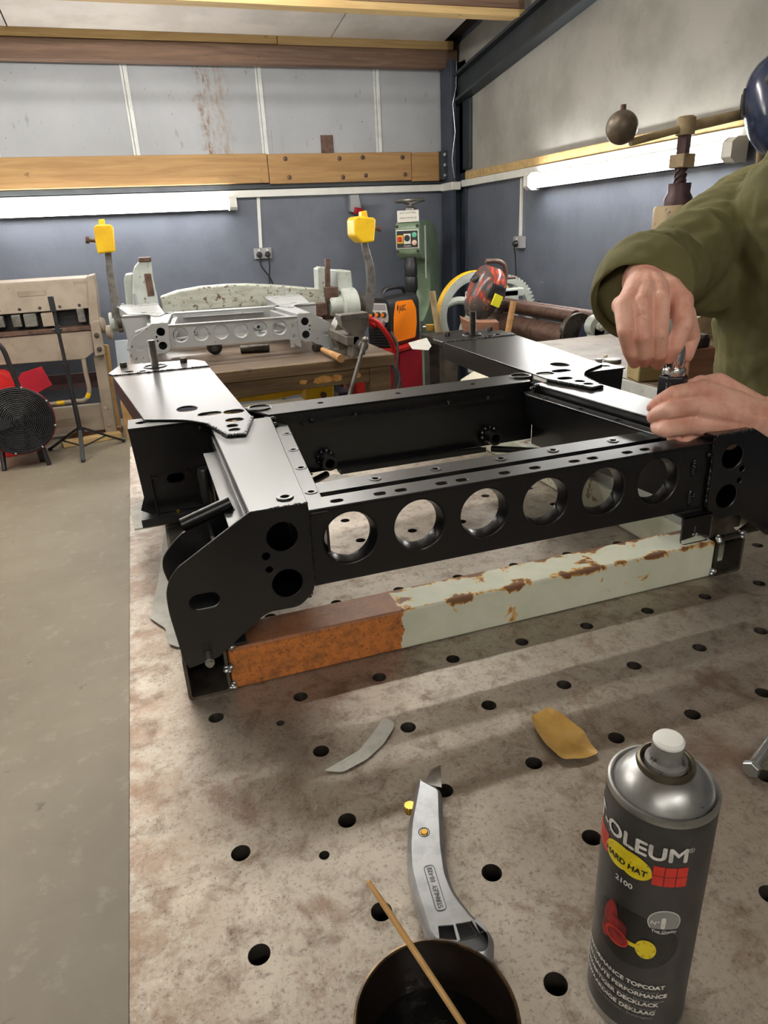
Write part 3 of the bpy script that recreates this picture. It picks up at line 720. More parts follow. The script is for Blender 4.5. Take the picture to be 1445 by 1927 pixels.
MAT['darkred_ink'] = M('dark_red_ink', (150, 36, 36), (96, 22, 24), sc=120, rough=.4)
cc = (.2497, -.4234); cr = .0325; cz = T + .0005
can = thing('spray_can', 'tall dark grey aerosol paint can with white cap, upright on the welding table', 'spray can', (cc[0], cc[1], T))
prof = [(0, .004), (.026, .003), (.030, 0), (.0328, .0012), (.0330, .0035), (cr, .0055), (cr, .1835), (.0318, .1870), (.0308, .1892)]
body = mk('can_body', G().lathe(prof, (cc[0], cc[1], cz), (0, 0, 1), 64), MAT['can'], can)
mk('base_rim', G().lathe([(.0322, .0), (.0333, .001), (.0334, .0040), (.0326, .0052)], (cc[0], cc[1], cz), (0, 0, 1), 64, closed=True), MAT['canrim'], body)
mk('shoulder_cone', G().lathe([(.0306, .1880), (.0325, .1890), (.0328, .1915), (.0322, .1935), (.0308, .1938), (.0300, .1920), (.0294, .1915), (.0270, .1960), (.0225, .2020), (.0175, .2055), (.0160, .2060), (.0160, .2050), (0, .205)], (cc[0], cc[1], cz), (0, 0, 1), 64), MAT['canrim'], can)
mk('valve_cup', G().lathe([(.0150, .2050), (.0165, .2055), (.0172, .2080), (.0165, .2100), (.0150, .2105), (.0138, .2090), (.0132, .2065), (.010, .2060), (0, .206)], (cc[0], cc[1], cz), (0, 0, 1), 48), M('tarnished_cup', (112, 104, 88), (80, 74, 64), sc=30, rough=.35, metal=.8), can)
spn = mk('spray_nozzle', G().lathe([(.0125, .2062), (.0122, .2110), (.0098, .2125), (.0092, .2145), (.0090, .2235), (0, .2235)], (cc[0], cc[1], cz), (0, 0, 1), 40), MAT['actuator'], can)
mk('nozzle_top', G().lathe([(.0090, .2234), (.0091, .2250), (.0078, .2268), (.004, .2276), (0, .2278)], (cc[0], cc[1], cz), (0, 0, 1), 40), MAT['captop'], spn)
def prt(name, vs, fs, mat, phi0=0, z0=0, off=.0003):
    return mk(name, G().add(wrap(vs, cc, cr, phi0, cz + z0, off), fs), mat, body, smooth=False)
def can_text(s, size, phi_end, z0, mat, bold=0, sx=1.0, slant=0, off=.0006, name='lettering'):
    vs, fs = text_mesh(s, size, bold=0, align='RIGHT', sx=sx)
    V = []; F = []
    for q, (dx, dz) in enumerate(((0, 0), (bold, 0), (-bold, 0), (0, bold), (0, -bold)) if bold else ((0, 0),)):
        n0 = len(V); V += [(x + y * slant + dx, y + dz) for x, y in vs]; F += [tuple(i + n0 for i in f) for f in fs]
    return prt(name, V, F, mat, phi_end, z0, off)
deg = math.radians(1) * cr
can_text('RUST-OLEUM', .0148, 35.5, .1637, MAT['white_ink'], .00045, 1.05)
can_text('®', .0052, 41, .1705, MAT['white_ink'])
for side in ((2, 38), (-82, -52)):
    n = 3
    for i in range(n):
        for j in range(2):
            a = side[0] + (side[1] - side[0]) * i / n; b = side[0] + (side[1] - side[0]) * (i + 1) / n
            prt('red_block', *rect_grid(a * deg + .00025, b * deg - .00025, .1432 + j * .008, .1432 + j * .008 + .0075, 6), MAT['red_ink'])
hat = lambda a: 1 + .10 * math.cos(2 * a)
prt('hat_badge', *disc_grid(-26 * deg, .1512, .0158, .0122, 40, 6, lambda a: (.78 + .22 * abs(math.cos(a))) if a < PI else (.62 + .42 * abs(math.cos(a)))), MAT['yellow_ink'], off=.0005)
can_text('HARD HAT', .0062, -3, .1475, MAT['black_ink'], .00018, .92, .1, .0008)
can_text('2100', .0056, -15, .1325, MAT['white_ink'], .00012, 1.05)
prt('dark_circle', *disc_grid(-12 * deg, .0905, .0300, .0235, 48, 8), MAT['black_ink'], off=.0002)
pump = lambda a: 1 + .22 * math.cos(3 * a + .6) + .1 * math.sin(5 * a)
prt('pump_picture', *disc_grid(-33 * deg, .0935, .0085, .0155, 40, 5, pump), MAT['darkred_ink'], off=.0004)
prt('pump_picture', *disc_grid(-27 * deg, .0850, .0085, .0070, 30, 4), MAT['red_ink'], off=.00045)
prt('pump_picture', *disc_grid(-26 * deg, .0850, .0070, .0056, 30, 4), MAT['darkred_ink'], off=.0005)
prt('pipe_picture', *rect_grid(-16 * deg, 2 * deg, .0848, .0882, 8), MAT['yellow_ink'], off=.0004)
prt('flange_picture', *disc_grid(6 * deg, .0868, .0062, .0082, 30, 4), MAT['yellow_ink'], off=.0006)
for k in range(7):
    a = 2 * PI * k / 7; prt('flange_bolt', *disc_grid(6 * deg + .0047 * math.cos(a), .0868 + .0064 * math.sin(a), .0007, .0008, 8, 1), MAT['brass'], off=.0009)
prt('badge_ring', *disc_grid(21 * deg, .1130, .0098, .0102, 36, 5), MAT['white_ink'], off=.0004)
prt('badge_face', *disc_grid(21 * deg, .1130, .0092, .0096, 36, 5), MAT['grey_ink'], off=.0006)
prt('badge_band', *rect_grid(6 * deg, 36.5 * deg, .1042, .1075, 10), MAT['black_ink'], off=.0008)
can_text('1', .0125, 26, .1085, MAT['white_ink'], .0006, 1.15, 0, .0009)
can_text('N°', .0045, 15.5, .1110, MAT['white_ink'], .0001, 1, .15, .0009)
can_text('Top Quality', .0032, 34.5, .1049, MAT['white_ink'], .00006, .95, .15, .0011)
for s_, pe, z in (('HIGH PERFORMANCE TOPCOAT', 33, .0510), ('FINITION HAUTE PERFORMANCE', 37, .0425), ('HOCHWERTIGER DECKLACK', 28.5, .0340), ('HOOGWAARDIGE DEKLAAG', 26, .0258)):
    can_text(s_, .0049, pe, z, MAT['white_ink'], .00022, 1.04)
for s_, pe, z in (('Superior hiding power · Quick drying', 27, .0468), ('Pouvoir couvrant · Séchage rapide', 35, .0382), ('Hohe Deckkraft · Schnelle Trocknung', 27, .0298), ('Uitstekende dekkracht · Sneldrogend', 24, .0215)):
    can_text(s_, .0030, pe, z, MAT['grey_ink'], .00003, 1.1)

# ---- utility knife
MAT['knife'] = M('cast_zinc_alloy', (176, 178, 180), (160, 162, 164), sc=60, rough=.36, metal=.75, bump=.1, bsc=300, bdist=.0003)
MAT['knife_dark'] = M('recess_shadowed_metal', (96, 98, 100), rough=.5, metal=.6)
kn = thing('utility_knife', 'silver metal utility knife with curved handle lying between tape and paint tin', 'knife', (.15, -.30, T))
zk = T + .0215
kp = [(785, 1457), (777, 1500), (768, 1545), (765, 1590), (767, 1632), (777, 1675), (792, 1722), (803, 1760), (828, 1784), (875, 1800), (916, 1800), (930, 1785), (929, 1752), (905, 1731), (880, 1704), (858, 1674), (844, 1640), (837, 1590), (834, 1540), (832, 1482)]
k2 = [tuple(az(u, v, zk).xy) for u, v in kp]
wins = []
for w in ([(824, 1741), (853, 1739), (860, 1768), (827, 1766)], [(857, 1737), (882, 1733), (897, 1757), (866, 1767)], [(887, 1731), (900, 1727), (917, 1747), (902, 1754)]):
    wins.append([tuple(az(u, v, zk).xy) for u, v in w])
# hull: stacked outlines give the rounded flanks
cen = Vector((sum(p[0] for p in k2) / len(k2), sum(p[1] for p in k2) / len(k2)))
def inset(poly, d):
    out = []; n = len(poly)
    for i in range(n):
        a, b, c = Vector(poly[i - 1]), Vector(poly[i]), Vector(poly[(i + 1) % n])
        e1 = (b - a).normalized(); e2 = (c - b).normalized(); nn = Vector((-(e1 + e2).y, (e1 + e2).x))
        if nn.length < 1e-6: nn = Vector((-e1.y, e1.x))
        out.append(tuple(b + nn.normalized() * d))
    return out
area = sum(k2[i][0] * k2[(i + 1) % len(k2)][1] - k2[(i + 1) % len(k2)][0] * k2[i][1] for i in range(len(k2)))
sgn = 1 if area > 0 else -1
kr = roundpoly(k2, .006, 4)
g = G(); layers = [(.0035, 0), (.0008, .003), (0, .008), (0, .0135), (.0012, .0178), (.0042, .0205)]
n = len(kr)
for d, h in layers: g.v += [Vector((x, y, T + .0003 + h)) for x, y in inset(kr, d * sgn)]
for i in range(len(layers) - 1):
    for k in range(n):
        f = (i * n + k, i * n + (k + 1) % n, (i + 1) * n + (k + 1) % n, (i + 1) * n + k); g.f.append(f if sgn > 0 else tuple(reversed(f)))
topl = inset(kr, .0042 * sgn)
g.plate(topl, wins, (0, 0, T + .0208), (1, 0, 0), (0, 1, 0), (0, 0, -1), .0012)
kb = mk('knife_body', g, MAT['knife'], kn, ang=50)
mk('recess_floor', G().plate(inset(kr, .0035 * sgn), [], (0, 0, T + .0125), (1, 0, 0), (0, 1, 0), (0, 0, 1), .001), MAT['knife_dark'], kb)
bl = [tuple(az(u, v, T + .011).xy) for u, v in ((795, 1475), (813, 1448), (829, 1440), (831, 1482))]
mk('blade', G().plate(bl, [], (0, 0, T + .0105), (1, 0, 0), (0, 1, 0), (0, 0, 1), .0008), MAT['steel'], kn)
p = az(771, 1521, T + .012); g = G(); g.lathe([(.0045, -.004), (.0048, -.003), (.0048, .003), (.0045, .004)], p, (0, 0, 1), 20)
for k in range(12): a = 2 * PI * k / 12; g.cyl(p + Vector((.0047 * math.cos(a), .0047 * math.sin(a), -.004)), p + Vector((.0047 * math.cos(a), .0047 * math.sin(a), .004)), .0007, n=5)
mk('slider_button', g, MAT['brass'], kn)
p = az(798, 1565, zk); p.z = T + .0207
mk('screw_recess', G().lathe([(.0044, .0002), (.0050, .0006), (.0052, .0002), (.0052, -.0005)], p, (0, 0, 1), 20, closed=True), MAT['knife_dark'], kn)
mk('screw', G().lathe([(.0036, 0), (.0036, .0006), (.0028, .0012), (0, .0012)], p, (0, 0, 1), 16), MAT['brass'], kn)
# raised lettering panel along the handle
a = az(831, 1712, zk); b = az(806, 1628, zk); dirv = (b - a); L = dirv.length; dirv.normalize(); side = Vector((-dirv.y, dirv.x, 0))
vs, fs = text_mesh('STANLEY  10-122', .0058, bold=.0001); wmax = max(v[0] for v in vs)
mk('raised_lettering', G().add([(a + dirv * (.002 + x * (L - .004) / wmax) + side * (y - .0020)) + Vector((0, 0, T + .0212 - a.z)) for x, y in vs], fs), MAT['knife_dark'], kb, smooth=False)
g = G()
pn = roundpoly([(0, -.0042), (L, -.0042), (L, .0042), (0, .0042)], .003, 3)
pts = [a + dirv * x + side * y + Vector((0, 0, T + .0210 - a.z)) for x, y in pn]
g.tube(pts + [pts[0]], .00035, 5); mk('lettering_border', g, MAT['knife_dark'], kb)

# ---- paint tin, paint and stirring stick
MAT['tin'] = M('brown_stained_tin', (110, 88, 62), (40, 30, 22), sc=45, lo=.38, hi=.58, rough=.35, metal=.5)
MAT['tin_in'] = M('black_paint_coated_tin', (30, 22, 17), (20, 15, 12), sc=20, rough=.25)
MAT['paint'] = M('wet_black_paint', (7, 7, 8), rough=.08, bump=.6, bsc=45, bdist=.003, coat=.6)
pc = (.092, -.436); PH = .08
tin = thing('paint_tin', 'small open tin half full of wet black paint with a stirring stick in it', 'tin', (pc[0], pc[1], T))
tz = T + .0005
mk('tin_wall', G().lathe([(.0472, 0), (.0485, .001), (.0485, .0745), (.0492, .076), (.0498, .078), (.0494, .0800), (.0480, .0803), (.0474, .079), (.0470, .076), (.0470, .002), (.0472, .0)], (pc[0], pc[1], tz), (0, 0, 1), 72, closed=True), MAT['tin'], tin)
mk('tin_lining', G().lathe([(.0469, .0795), (.0467, .002), (0, .002)], (pc[0], pc[1], tz), (0, 0, 1), 64, cap=False), MAT['tin_in'], tin)
mk('paint', G().lathe([(.0466, .034), (.045, .0335), (.03, .033), (0, .033)], (pc[0], pc[1], tz), (0, 0, 1), 48), MAT['paint'], tin)
A = az(870, 1927, T + .045); B = az(768, 1772, T + .0845); C_ = B + (B - A) * .77; A = A - (B - A) * .12
MAT['wood_stick'] = timber('pale_stick_wood', (214, 172, 112), (196, 150, 92), (150, 104, 60))
tag(mk('stirring_stick', G().tube([A, A.lerp(B, .5), B, B.lerp(C_, .6), C_], [.0022, .0022, .0022, .0021, .0017], 8), MAT['wood_stick'], loc=tuple(A)), 'thin round wooden stick leaning on the rim of the paint tin', 'stick')

# ---- tape pieces, bolt, masking paper
def sheet(name, px, z, mat, label, cat, lift=.002, th=.0004, seed=1, thick=None):
    pts = [az(u, v, z) for u, v in px]; pts = [Vector(q) for q in roundpoly([tuple(p.xy) for p in pts], .004, 3)]
    c = sum(pts, Vector((0, 0))) / len(pts); g = G(); rings = 6; n = len(pts); vs = []
    def hgt(p, t): return z + .0006 + lift * (.5 + .5 * noise.noise(Vector((p.x * 30, p.y * 30, seed)))) * (t ** 2 * .8 + .2)
    for lay in (0, 1):
        vs.append(Vector((c.x, c.y, hgt(c, 0) + lay * th)))
        for i in range(1, rings + 1):
            for p in pts:
                q = c.lerp(p, i / rings); vs.append(Vector((q.x, q.y, hgt(q, i / rings) + lay * th)))
    m = 1 + rings * n; fs = []
    for lay in (0, 1):
        o = lay * m
        for k in range(n): f = (o, o + 1 + k, o + 1 + (k + 1) % n); fs.append(f if lay else f[::-1])
        for i in range(rings - 1):
            for k in range(n):
                a, b = o + 1 + i * n + k, o + 1 + i * n + (k + 1) % n; f = (a, a + n, b + n, b); fs.append(f if lay else f[::-1])
    for k in range(n):
        a, b = 1 + (rings - 1) * n + k, 1 + (rings - 1) * n + (k + 1) % n; fs.append((a, b, b + m, a + m))
    g.add(vs, fs)
    return tag(mk(name, g, mat, loc=(c.x, c.y, z), ang=60), label, cat)
MAT['tape_white'] = M('white_masking_tape', (206, 206, 198), (192, 192, 184), sc=60, rough=.8, bump=.4, bsc=180, bdist=.0005)
MAT['tape_tan'] = M('shiny_tan_tape', (204, 164, 92), (190, 150, 80), sc=30, rough=.18, bump=.5, bsc=40, bdist=.002)
sheet('tape_strip', [(608, 1453), (645, 1456), (690, 1432), (722, 1402), (741, 1372), (742, 1361), (722, 1352), (706, 1376), (680, 1410), (650, 1436)], T, MAT['tape_white'], 'curved strip of white masking tape lying on the steel table', 'tape', .0025)
sheet('tape_scrap', [(998, 1357), (1032, 1338), (1062, 1358), (1098, 1382), (1113, 1412), (1127, 1423), (1100, 1434), (1058, 1438), (1024, 1412), (1008, 1385)], T, MAT['tape_tan'], 'crumpled shiny tan scrap of tape beside the spray can', 'tape', .011, seed=5)
bo = thing('hex_bolt', 'zinc plated hex bolt lying on the table right of the spray can', 'bolt', (.50, -.285, T))
a = az(1413, 1447, T + .0085); b = az(1470, 1365, T + .006); d = (b - a).normalized()
mk('bolt_head', G().lathe([(.0080, 0), (.0088, .001), (.0088, .0062), (.006, .0068)], a - d * .003, d, 6), MAT['zinc'], bo)
mk('bolt_shank', G().cyl(a + d * .003, a + d * .060, .0052, n=18), MAT['zinc'], bo)
sheet('masking_paper', [(312, 985), (345, 962), (366, 968), (350, 1030), (345, 1100), (338, 1222), (318, 1216), (312, 1186), (282, 1166), (298, 1095)], T, MAT['paper'], 'torn pale masking paper hanging down beside the mounting bracket', 'paper', .004, seed=3)
sheet('masking_paper', [(246, 962), (262, 948), (420, 940), (432, 962), (330, 986), (254, 1000)], T + .060, MAT['paper'], 'pale masking paper wrapped under the outrigger foot at the table edge', 'paper', .002, th=.003, seed=9)
sheet('masking_paper', [(768, 646), (803, 637), (812, 652), (806, 660), (776, 658)], 1.0865, MAT['paper'], 'small white paper tag at the corner of the far mount pad', 'paper', .001, seed=11)
sheet('masking_paper', [(1372, 985), (1400, 972), (1412, 980), (1385, 1000)], T + .072, MAT['paper'], 'small white paper scrap showing below the near end plate', 'paper', .002, seed=12)
sheet('masking_paper', [(604, 915), (628, 900), (690, 902), (690, 914), (640, 922)], T, MAT['paper'], 'white crumpled paper lying on the table inside the black frame', 'paper', .012, seed=13)
# ================================================================= machines and benches at the back
MAT['beige'] = M('beige_machine_paint', (150, 137, 121), (134, 121, 106), sc=6, rough=.5, spots=((104, 88, 74), 26, .66))
MAT['greygreen'] = M('grey_green_machine_paint', (182, 188, 180), (166, 172, 164), sc=8, rough=.48, spots=((96, 84, 72), 34, .62))
MAT['worn_green'] = M('worn_grey_green_paint', (180, 184, 172), (160, 160, 146), sc=10, rough=.5, spots=((98, 78, 64), 30, .56), stretch=(1, 1, 4))
MAT['yellow'] = M('chipped_yellow_paint', (232, 188, 24), (220, 174, 20), sc=9, rough=.42, spots=((96, 74, 40), 46, .66))
MAT['red'] = M('red_machine_paint', (204, 36, 34), (184, 28, 30), sc=6, rough=.4)
MAT['crimson'] = M('crimson_sheet', (176, 24, 44), (156, 20, 38), sc=5, rough=.45)
MAT['orange'] = M('orange_welder_panel', (255, 138, 12), rough=.4)
MAT['blackplastic'] = M('black_plastic', (34, 34, 36), (26, 26, 28), sc=20, rough=.45)
MAT['rubber'] = M('black_rubber', (30, 30, 30), rough=.7)
MAT['green'] = M('hammered_green_paint', (122, 141, 116), (106, 126, 102), sc=6, rough=.3, spots=((58, 66, 52), 22, .68))
MAT['navy'] = M('navy_painted_steel', (38, 42, 66), (30, 33, 50), sc=9, rough=.4)
MAT['bench_top'] = timber('dark_worn_bench_top', (126, 110, 94), (96, 80, 68), (60, 48, 40), .32)
MAT['bench_wood'] = timber('dirty_bench_timber', (122, 102, 70), (86, 66, 46), (52, 38, 28))
MAT['woodblock'] = timber('reddish_wood_block', (148, 104, 80), (122, 82, 62), (80, 52, 40))
MAT['handle'] = timber('hammer_handle_wood', (190, 148, 98), (168, 122, 76), (110, 76, 46))
MAT['cream'] = M('cream_gloss_paint', (222, 216, 196), rough=.3)
MAT['gold'] = M('tan_cast_iron_paint', (166, 146, 110), (140, 120, 88), sc=9, rough=.5, spots=((70, 58, 46), 40, .62))
MAT['purple_steel'] = M('brown_purple_steel', (88, 66, 68), (70, 52, 54), sc=14, rough=.45, metal=.3)
MAT['cable'] = M('grey_cable', (72, 70, 68), rough=.55)
MAT['white_paint'] = M('white_painted_steel', (206, 208, 202), (190, 192, 186), sc=10, rough=.5, spots=((60, 58, 54), 40, .68))
MAT['label_white'] = M('white_label', (216, 214, 204), rough=.5)
MAT['dark_print'] = M('dark_print', (28, 28, 30), rough=.5)
MAT['pvc'] = M('grey_plastic', (150, 152, 154), rough=.45)
def pp(px, y): return [ay(u, v, y) for u, v in px]
def slab(px, y, d, g=None): return (g or G()).prism(pp(px, y), (0, d, 0))
def bx(g, u0, v0, u1, v1, y, d):
    a = ay(u0, v0, y); b = ay(u1, v1, y); return g.box(min(a.x, b.x), max(a.x, b.x), y, y + d, min(a.z, b.z), max(a.z, b.z))
def arc(pts, n=8):
    """smooth curve through points (Catmull-Rom)"""
    P = [Vector(p) for p in pts]; P = [P[0]] + P + [P[-1]]; out = []
    for i in range(1, len(P) - 2):
        for k in range(n):
            t = k / n; a, b, c, d = P[i - 1], P[i], P[i + 1], P[i + 2]
            out.append(.5 * ((2 * b) + (c - a) * t + (2 * a - 5 * b + 4 * c - d) * t * t + (3 * b - a - 3 * c + d) * t ** 3))
    return out + [P[-2]]

# ---------------------------------------------------------------- workbench
BZ = .855
wbn = thing('workbench', 'heavy old timber workbench carrying the grey frame and the vise', 'workbench', (.48, 2.8, 0))
mk('bench_top', G().box(-.10, 1.05, 2.30, 3.25, BZ - .028, BZ), MAT['bench_top'], wbn, bevel=.004)
mk('edge_board', G().box(-.10, 1.05, 2.285, 2.2999, BZ - .05, BZ - .002), MAT['bench_wood'], wbn, bevel=.003)
ap = mk('apron', G().box(-.08, .93, 2.302, 2.35, .738, BZ - .0505), MAT['bench_wood'], wbn, bevel=.004)
MAT['flake'] = M('flaking_orange_paint', (206, 156, 84), (178, 120, 58), sc=30, rough=.6)
for (x0, x1, z0, z1, sd) in ((.66, .76, .752, .790, 1), (.75, .80, .755, .790, 2), (.85, .89, .760, .788, 3), (.60, .64, .76, .782, 5)):
    pts = [((x0 + x1) / 2 + (x1 - x0) / 2 * math.cos(a) * random.uniform(.7, 1.1), (z0 + z1) / 2 + (z1 - z0) / 2 * math.sin(a) * random.uniform(.7, 1.1)) for a in [2 * PI * k / 14 for k in range(14)]]
    mk('paint_flake', G().plate(pts, [], (0, 2.3015, 0), (1, 0, 0), (0, 0, 1), (0, -1, 0), .001), MAT['flake'], ap)
for x, y in ((-.03, 2.35), (.98, 2.345), (-.03, 3.18), (.98, 3.18)): mk('leg', G().box(x - .05, x + .05, y - .045, y + .045, 0, BZ - .03), MAT['bench_wood'], wbn, bevel=.004)
mk('lower_shelf', G().box(-.08, 1.03, 2.40, 3.2, .28, .31), MAT['bench_wood'], wbn)
# yellow machine stored beneath
ym = thing('yellow_machine', 'chipped yellow steel machine guard stored under the workbench', 'machine', (.55, 2.7, .31))
mk('guard_box', slab([(575, 726), (628, 722), (628, 748), (576, 756)], 2.62, .16).box(.50, .85, 2.62, 2.78, .31, .50), MAT['yellow'], ym, bevel=.006)
mk('guard_bar', slab([(440, 758), (452, 750), (560, 732), (572, 734), (566, 742), (520, 752)], 2.60, .06).box(.28, .32, 2.60, 2.64, .31, .62), MAT['yellow'], ym, bevel=.004)
p = ay(608, 743, 2.62); mk('bolt', G().lathe([(.016, 0), (.016, .014), (0, .016)], p, (0, -1, 0), 8), MAT['rust'], ym)
mk('side_plate', G().box(.86, .92, 2.62, 2.80, .31, .63), MAT['navy'], ym)
# red cabinet behind the bench leg, white pipe
tag(mk('red_cabinet', G().box(1.06, 1.13, 3.0, 3.3, 0, .66), MAT['red'], loc=(1.1, 3.1, 0), bevel=.01), 'narrow red steel cabinet edge showing behind the workbench leg', 'cabinet')
tag(mk('white_pipe', G().cyl((.98, 3.4, 0), (.98, 3.4, .74), .05, n=24), MAT['trunk'], loc=(.98, 3.4, 0)), 'white pipe standing on the floor behind the workbench', 'pipe')

# ---------------------------------------------------------------- grey frame on the bench
gf = copy_tree(black_frame, None, MAT['greyframe'])
gf.location = (FX - .0475, 2.548, BZ + .0045); gf.rotation_euler = (0, .012, -.012)
tag(gf, 'similar subframe in scuffed light grey primer standing on the timber workbench', 'subframe')

# ---------------------------------------------------------------- vise, hammer, wheel on the bench
vi = thing('bench_vise', 'heavy grey bench vise at the near right corner of the workbench', 'vise', (.90, 2.42, BZ))
MAT['vise'] = M('worn_grey_cast_iron', (124, 118, 110), (98, 92, 86), sc=14, rough=.45, metal=.35)
mk('vise_base', G().lathe([(.075, 0), (.075, .018), (.055, .028), (.05, .05), (0, .05)], (.885, 2.47, BZ), (0, 0, 1), 24), MAT['vise'], vi)
g = G().plate([(2.38, .905), (2.56, .905), (2.56, .965), (2.52, .985), (2.49, .985), (2.48, 1.030), (2.455, 1.030), (2.45, .96), (2.38, .945)], [], (.835, 0, 0), (0, 1, 0), (0, 0, 1), (1, 0, 0), .09)
mk('fixed_jaw', g, MAT['vise'], vi, bevel=.006)
mk('rear_jaw', slab([(625, 632), (640, 600), (646, 600), (652, 661), (640, 663), (632, 640)], 2.42, .10), MAT['vise'], vi, bevel=.004)
mk('front_jaw', slab([(641, 596), (694, 590), (694, 612), (687, 626), (688, 668), (662, 674), (664, 632), (644, 614)], 2.19, .075).box(.80, .86, 2.19, 2.50, .925, .965), MAT['vise'], vi, bevel=.005)
mk('jaw_plate', slab([(641, 594), (694, 588), (695, 598), (641, 604)], 2.185, .085), MAT['steel'], vi, bevel=.002)
hb = ay(684, 651, 2.14)
bos = mk('screw_boss', G().cyl(hb + Vector((0, .08, 0)), hb + Vector((0, -.004, 0)), .022, n=24), MAT['steel'], vi, bevel=.003)
mk('handle_bar', G().cyl(ay(687, 640, 2.125), ay(655, 752, 2.11), .0085, n=14), MAT['steel'], vi)
mk('handle_knob', G().sphere(ay(687, 639, 2.125), .014, 14, 10), MAT['steel'], vi)
hm = thing('hammer', 'hammer with pale wooden handle lying beside the vise', 'hammer', (.78, 2.4, BZ))
a = az(607, 658, BZ + .022); b = az(642, 675, BZ + .019)
mk('hammer_handle', G().tube([a, a.lerp(b, .3), a.lerp(b, .75), b], [.012, .013, .0165, .0175], 12), MAT['handle'], hm)
mk('hammer_head', G().cyl(az(590, 655, BZ + .022), az(620, 650, BZ + .022), .0175, n=16), MAT['dsteel'], hm, bevel=.003)
wc = Vector((.30, 2.78, BZ + .038))
cw_ = thing('caster_wheel', 'small black caster wheel lying under the grey frame', 'wheel', (wc.x, wc.y, BZ))
mk('tyre', G().torus(wc, (.3, 1, .1), .022, .016, n=28, m=12), MAT['rubber'], cw_); mk('wheel_hub', G().cyl(wc - Vector((.005, .012, 0)), wc + Vector((.005, .012, 0)), .02, n=20), MAT['dsteel'], cw_)
tag(mk('steel_tube', G().pipe((.42, 2.74, BZ + .02), (.55, 2.70, BZ + .02), .02, .014), MAT['dsteel'], loc=(.48, 2.72, BZ)), 'short dark steel tube lying behind the grey front panel', 'tube')

# ---------------------------------------------------------------- grey-green folding machine behind the bench
FY = 3.66
fo = thing('folding_machine', 'grey-green cast iron sheet folder with arched beam and yellow counterweights', 'folding machine', (.62, FY + .1, 0))
mk('left_upright', slab([(233, 528), (236, 517), (250, 515), (251, 600), (300, 596), (302, 640), (242, 650), (240, 600)], FY, .20), MAT['greygreen'], fo, bevel=.008)
up = [(249, 600), (249, 520), (253, 503), (262, 492), (285, 491), (288, 520), (297, 560), (302, 594)]
mk('left_casting', slab(up, FY - .03, .16), MAT['greygreen'], fo, bevel=.012)
mk('clamp_screw', slab([(271, 515), (284, 514), (291, 556), (278, 558)], FY - .036, .03), MAT['rust'], fo, bevel=.004)
mk('screw_cap', slab([(261, 485), (284, 484), (285, 492), (261, 493)], FY - .035, .14), MAT['rust'], fo, bevel=.004)
bm = [(302, 560), (335, 548), (380, 540), (430, 536), (470, 535), (520, 537), (570, 541), (612, 545), (621, 560), (614, 572), (500, 577), (400, 583), (306, 592)]
mk('clamp_beam', slab(bm, FY, .14), MAT['worn_green'], fo, bevel=.01)
mk('bed_bar', slab([(302, 594), (610, 574), (632, 576), (632, 600), (300, 622)], FY + .01, .18), MAT['rust'], fo, bevel=.005)
mk('apron', slab([(300, 622), (632, 600), (640, 660), (300, 690)], FY + .02, .1), MAT['greygreen'], fo, bevel=.006)
mk('right_casting', slab([(598, 506), (605, 502), (614, 503), (614, 548), (600, 548)], FY, .12), MAT['greygreen'], fo, bevel=.006)
mk('right_upright', slab([(634, 508), (661, 509), (666, 560), (667, 640), (640, 645), (636, 560)], FY, .2), MAT['greygreen'], fo, bevel=.01)
mk('clamp_screw', slab([(613, 487), (621, 487), (622, 545), (614, 545)], FY - .03, .035), MAT['rust'], fo, bevel=.003)
mk('screw_block', slab([(612, 541), (637, 540), (637, 560), (626, 562), (624, 570), (616, 570)], FY - .05, .12), MAT['rust'], fo, bevel=.004)
mk('tool_clamp', slab([(590, 572), (616, 570), (617, 592), (600, 596), (592, 590)], FY - .06, .08), MAT['rust'], fo, bevel=.004)
for (u, r0, L, mname) in ((637, .062, .06, 'greygreen'), (656, .105, .05, 'greygreen'), (671, .075, .04, 'dsteel')):
    c = ay(u, 575, FY - .02); mk('bearing_disc', G().lathe([(r0 * .9, -L), (r0, -L * .8), (r0, L * .8), (r0 * .9, L), (0, L)], c, (1, 0, .02), 32), MAT[mname], fo)
# counterweight levers
def lever(pts, rr, wpx, top, bolt, y):
    g = G(); c = arc(pp(pts, y), 6); n = len(c)
    g.v = []; W0 = .018
    for i, p in enumerate(c):
        d = (c[min(i + 1, n - 1)] - c[max(i - 1, 0)]).normalized(); s_ = Vector((d.z, 0, -d.x)); w = rr[0] + (rr[1] - rr[0]) * i / (n - 1)
        g.v += [p - s_ * w + Vector((0, -W0, 0)), p + s_ * w + Vector((0, -W0, 0)), p + s_ * w + Vector((0, W0, 0)), p - s_ * w + Vector((0, W0, 0))]
    for i in range(n - 1):
        for k in range(4): g.f.append((i * 4 + k, i * 4 + (k + 1) % 4, (i + 1) * 4 + (k + 1) % 4, (i + 1) * 4 + k))
    g.f += [(3, 2, 1, 0), ((n - 1) * 4, (n - 1) * 4 + 1, (n - 1) * 4 + 2, (n - 1) * 4 + 3)]
    lv = mk('lever_arm', g, MAT['steel'], fo, bevel=.003)
    wt = mk('counterweight', slab(wpx, y - .08, .16), MAT['yellow'], fo, bevel=.014, seg=3)
    mk('weight_block', slab(top, y - .03, .06), MAT['yellow'], wt, bevel=.004)
    q = ay(*bolt[0], y); r_ = ay(*bolt[1], y); mk('set_screw', G().cyl(q, r_, .010, n=10).cyl(r_, r_ + (r_ - q).normalized() * .018, .018, n=6), MAT['rust'], wt)
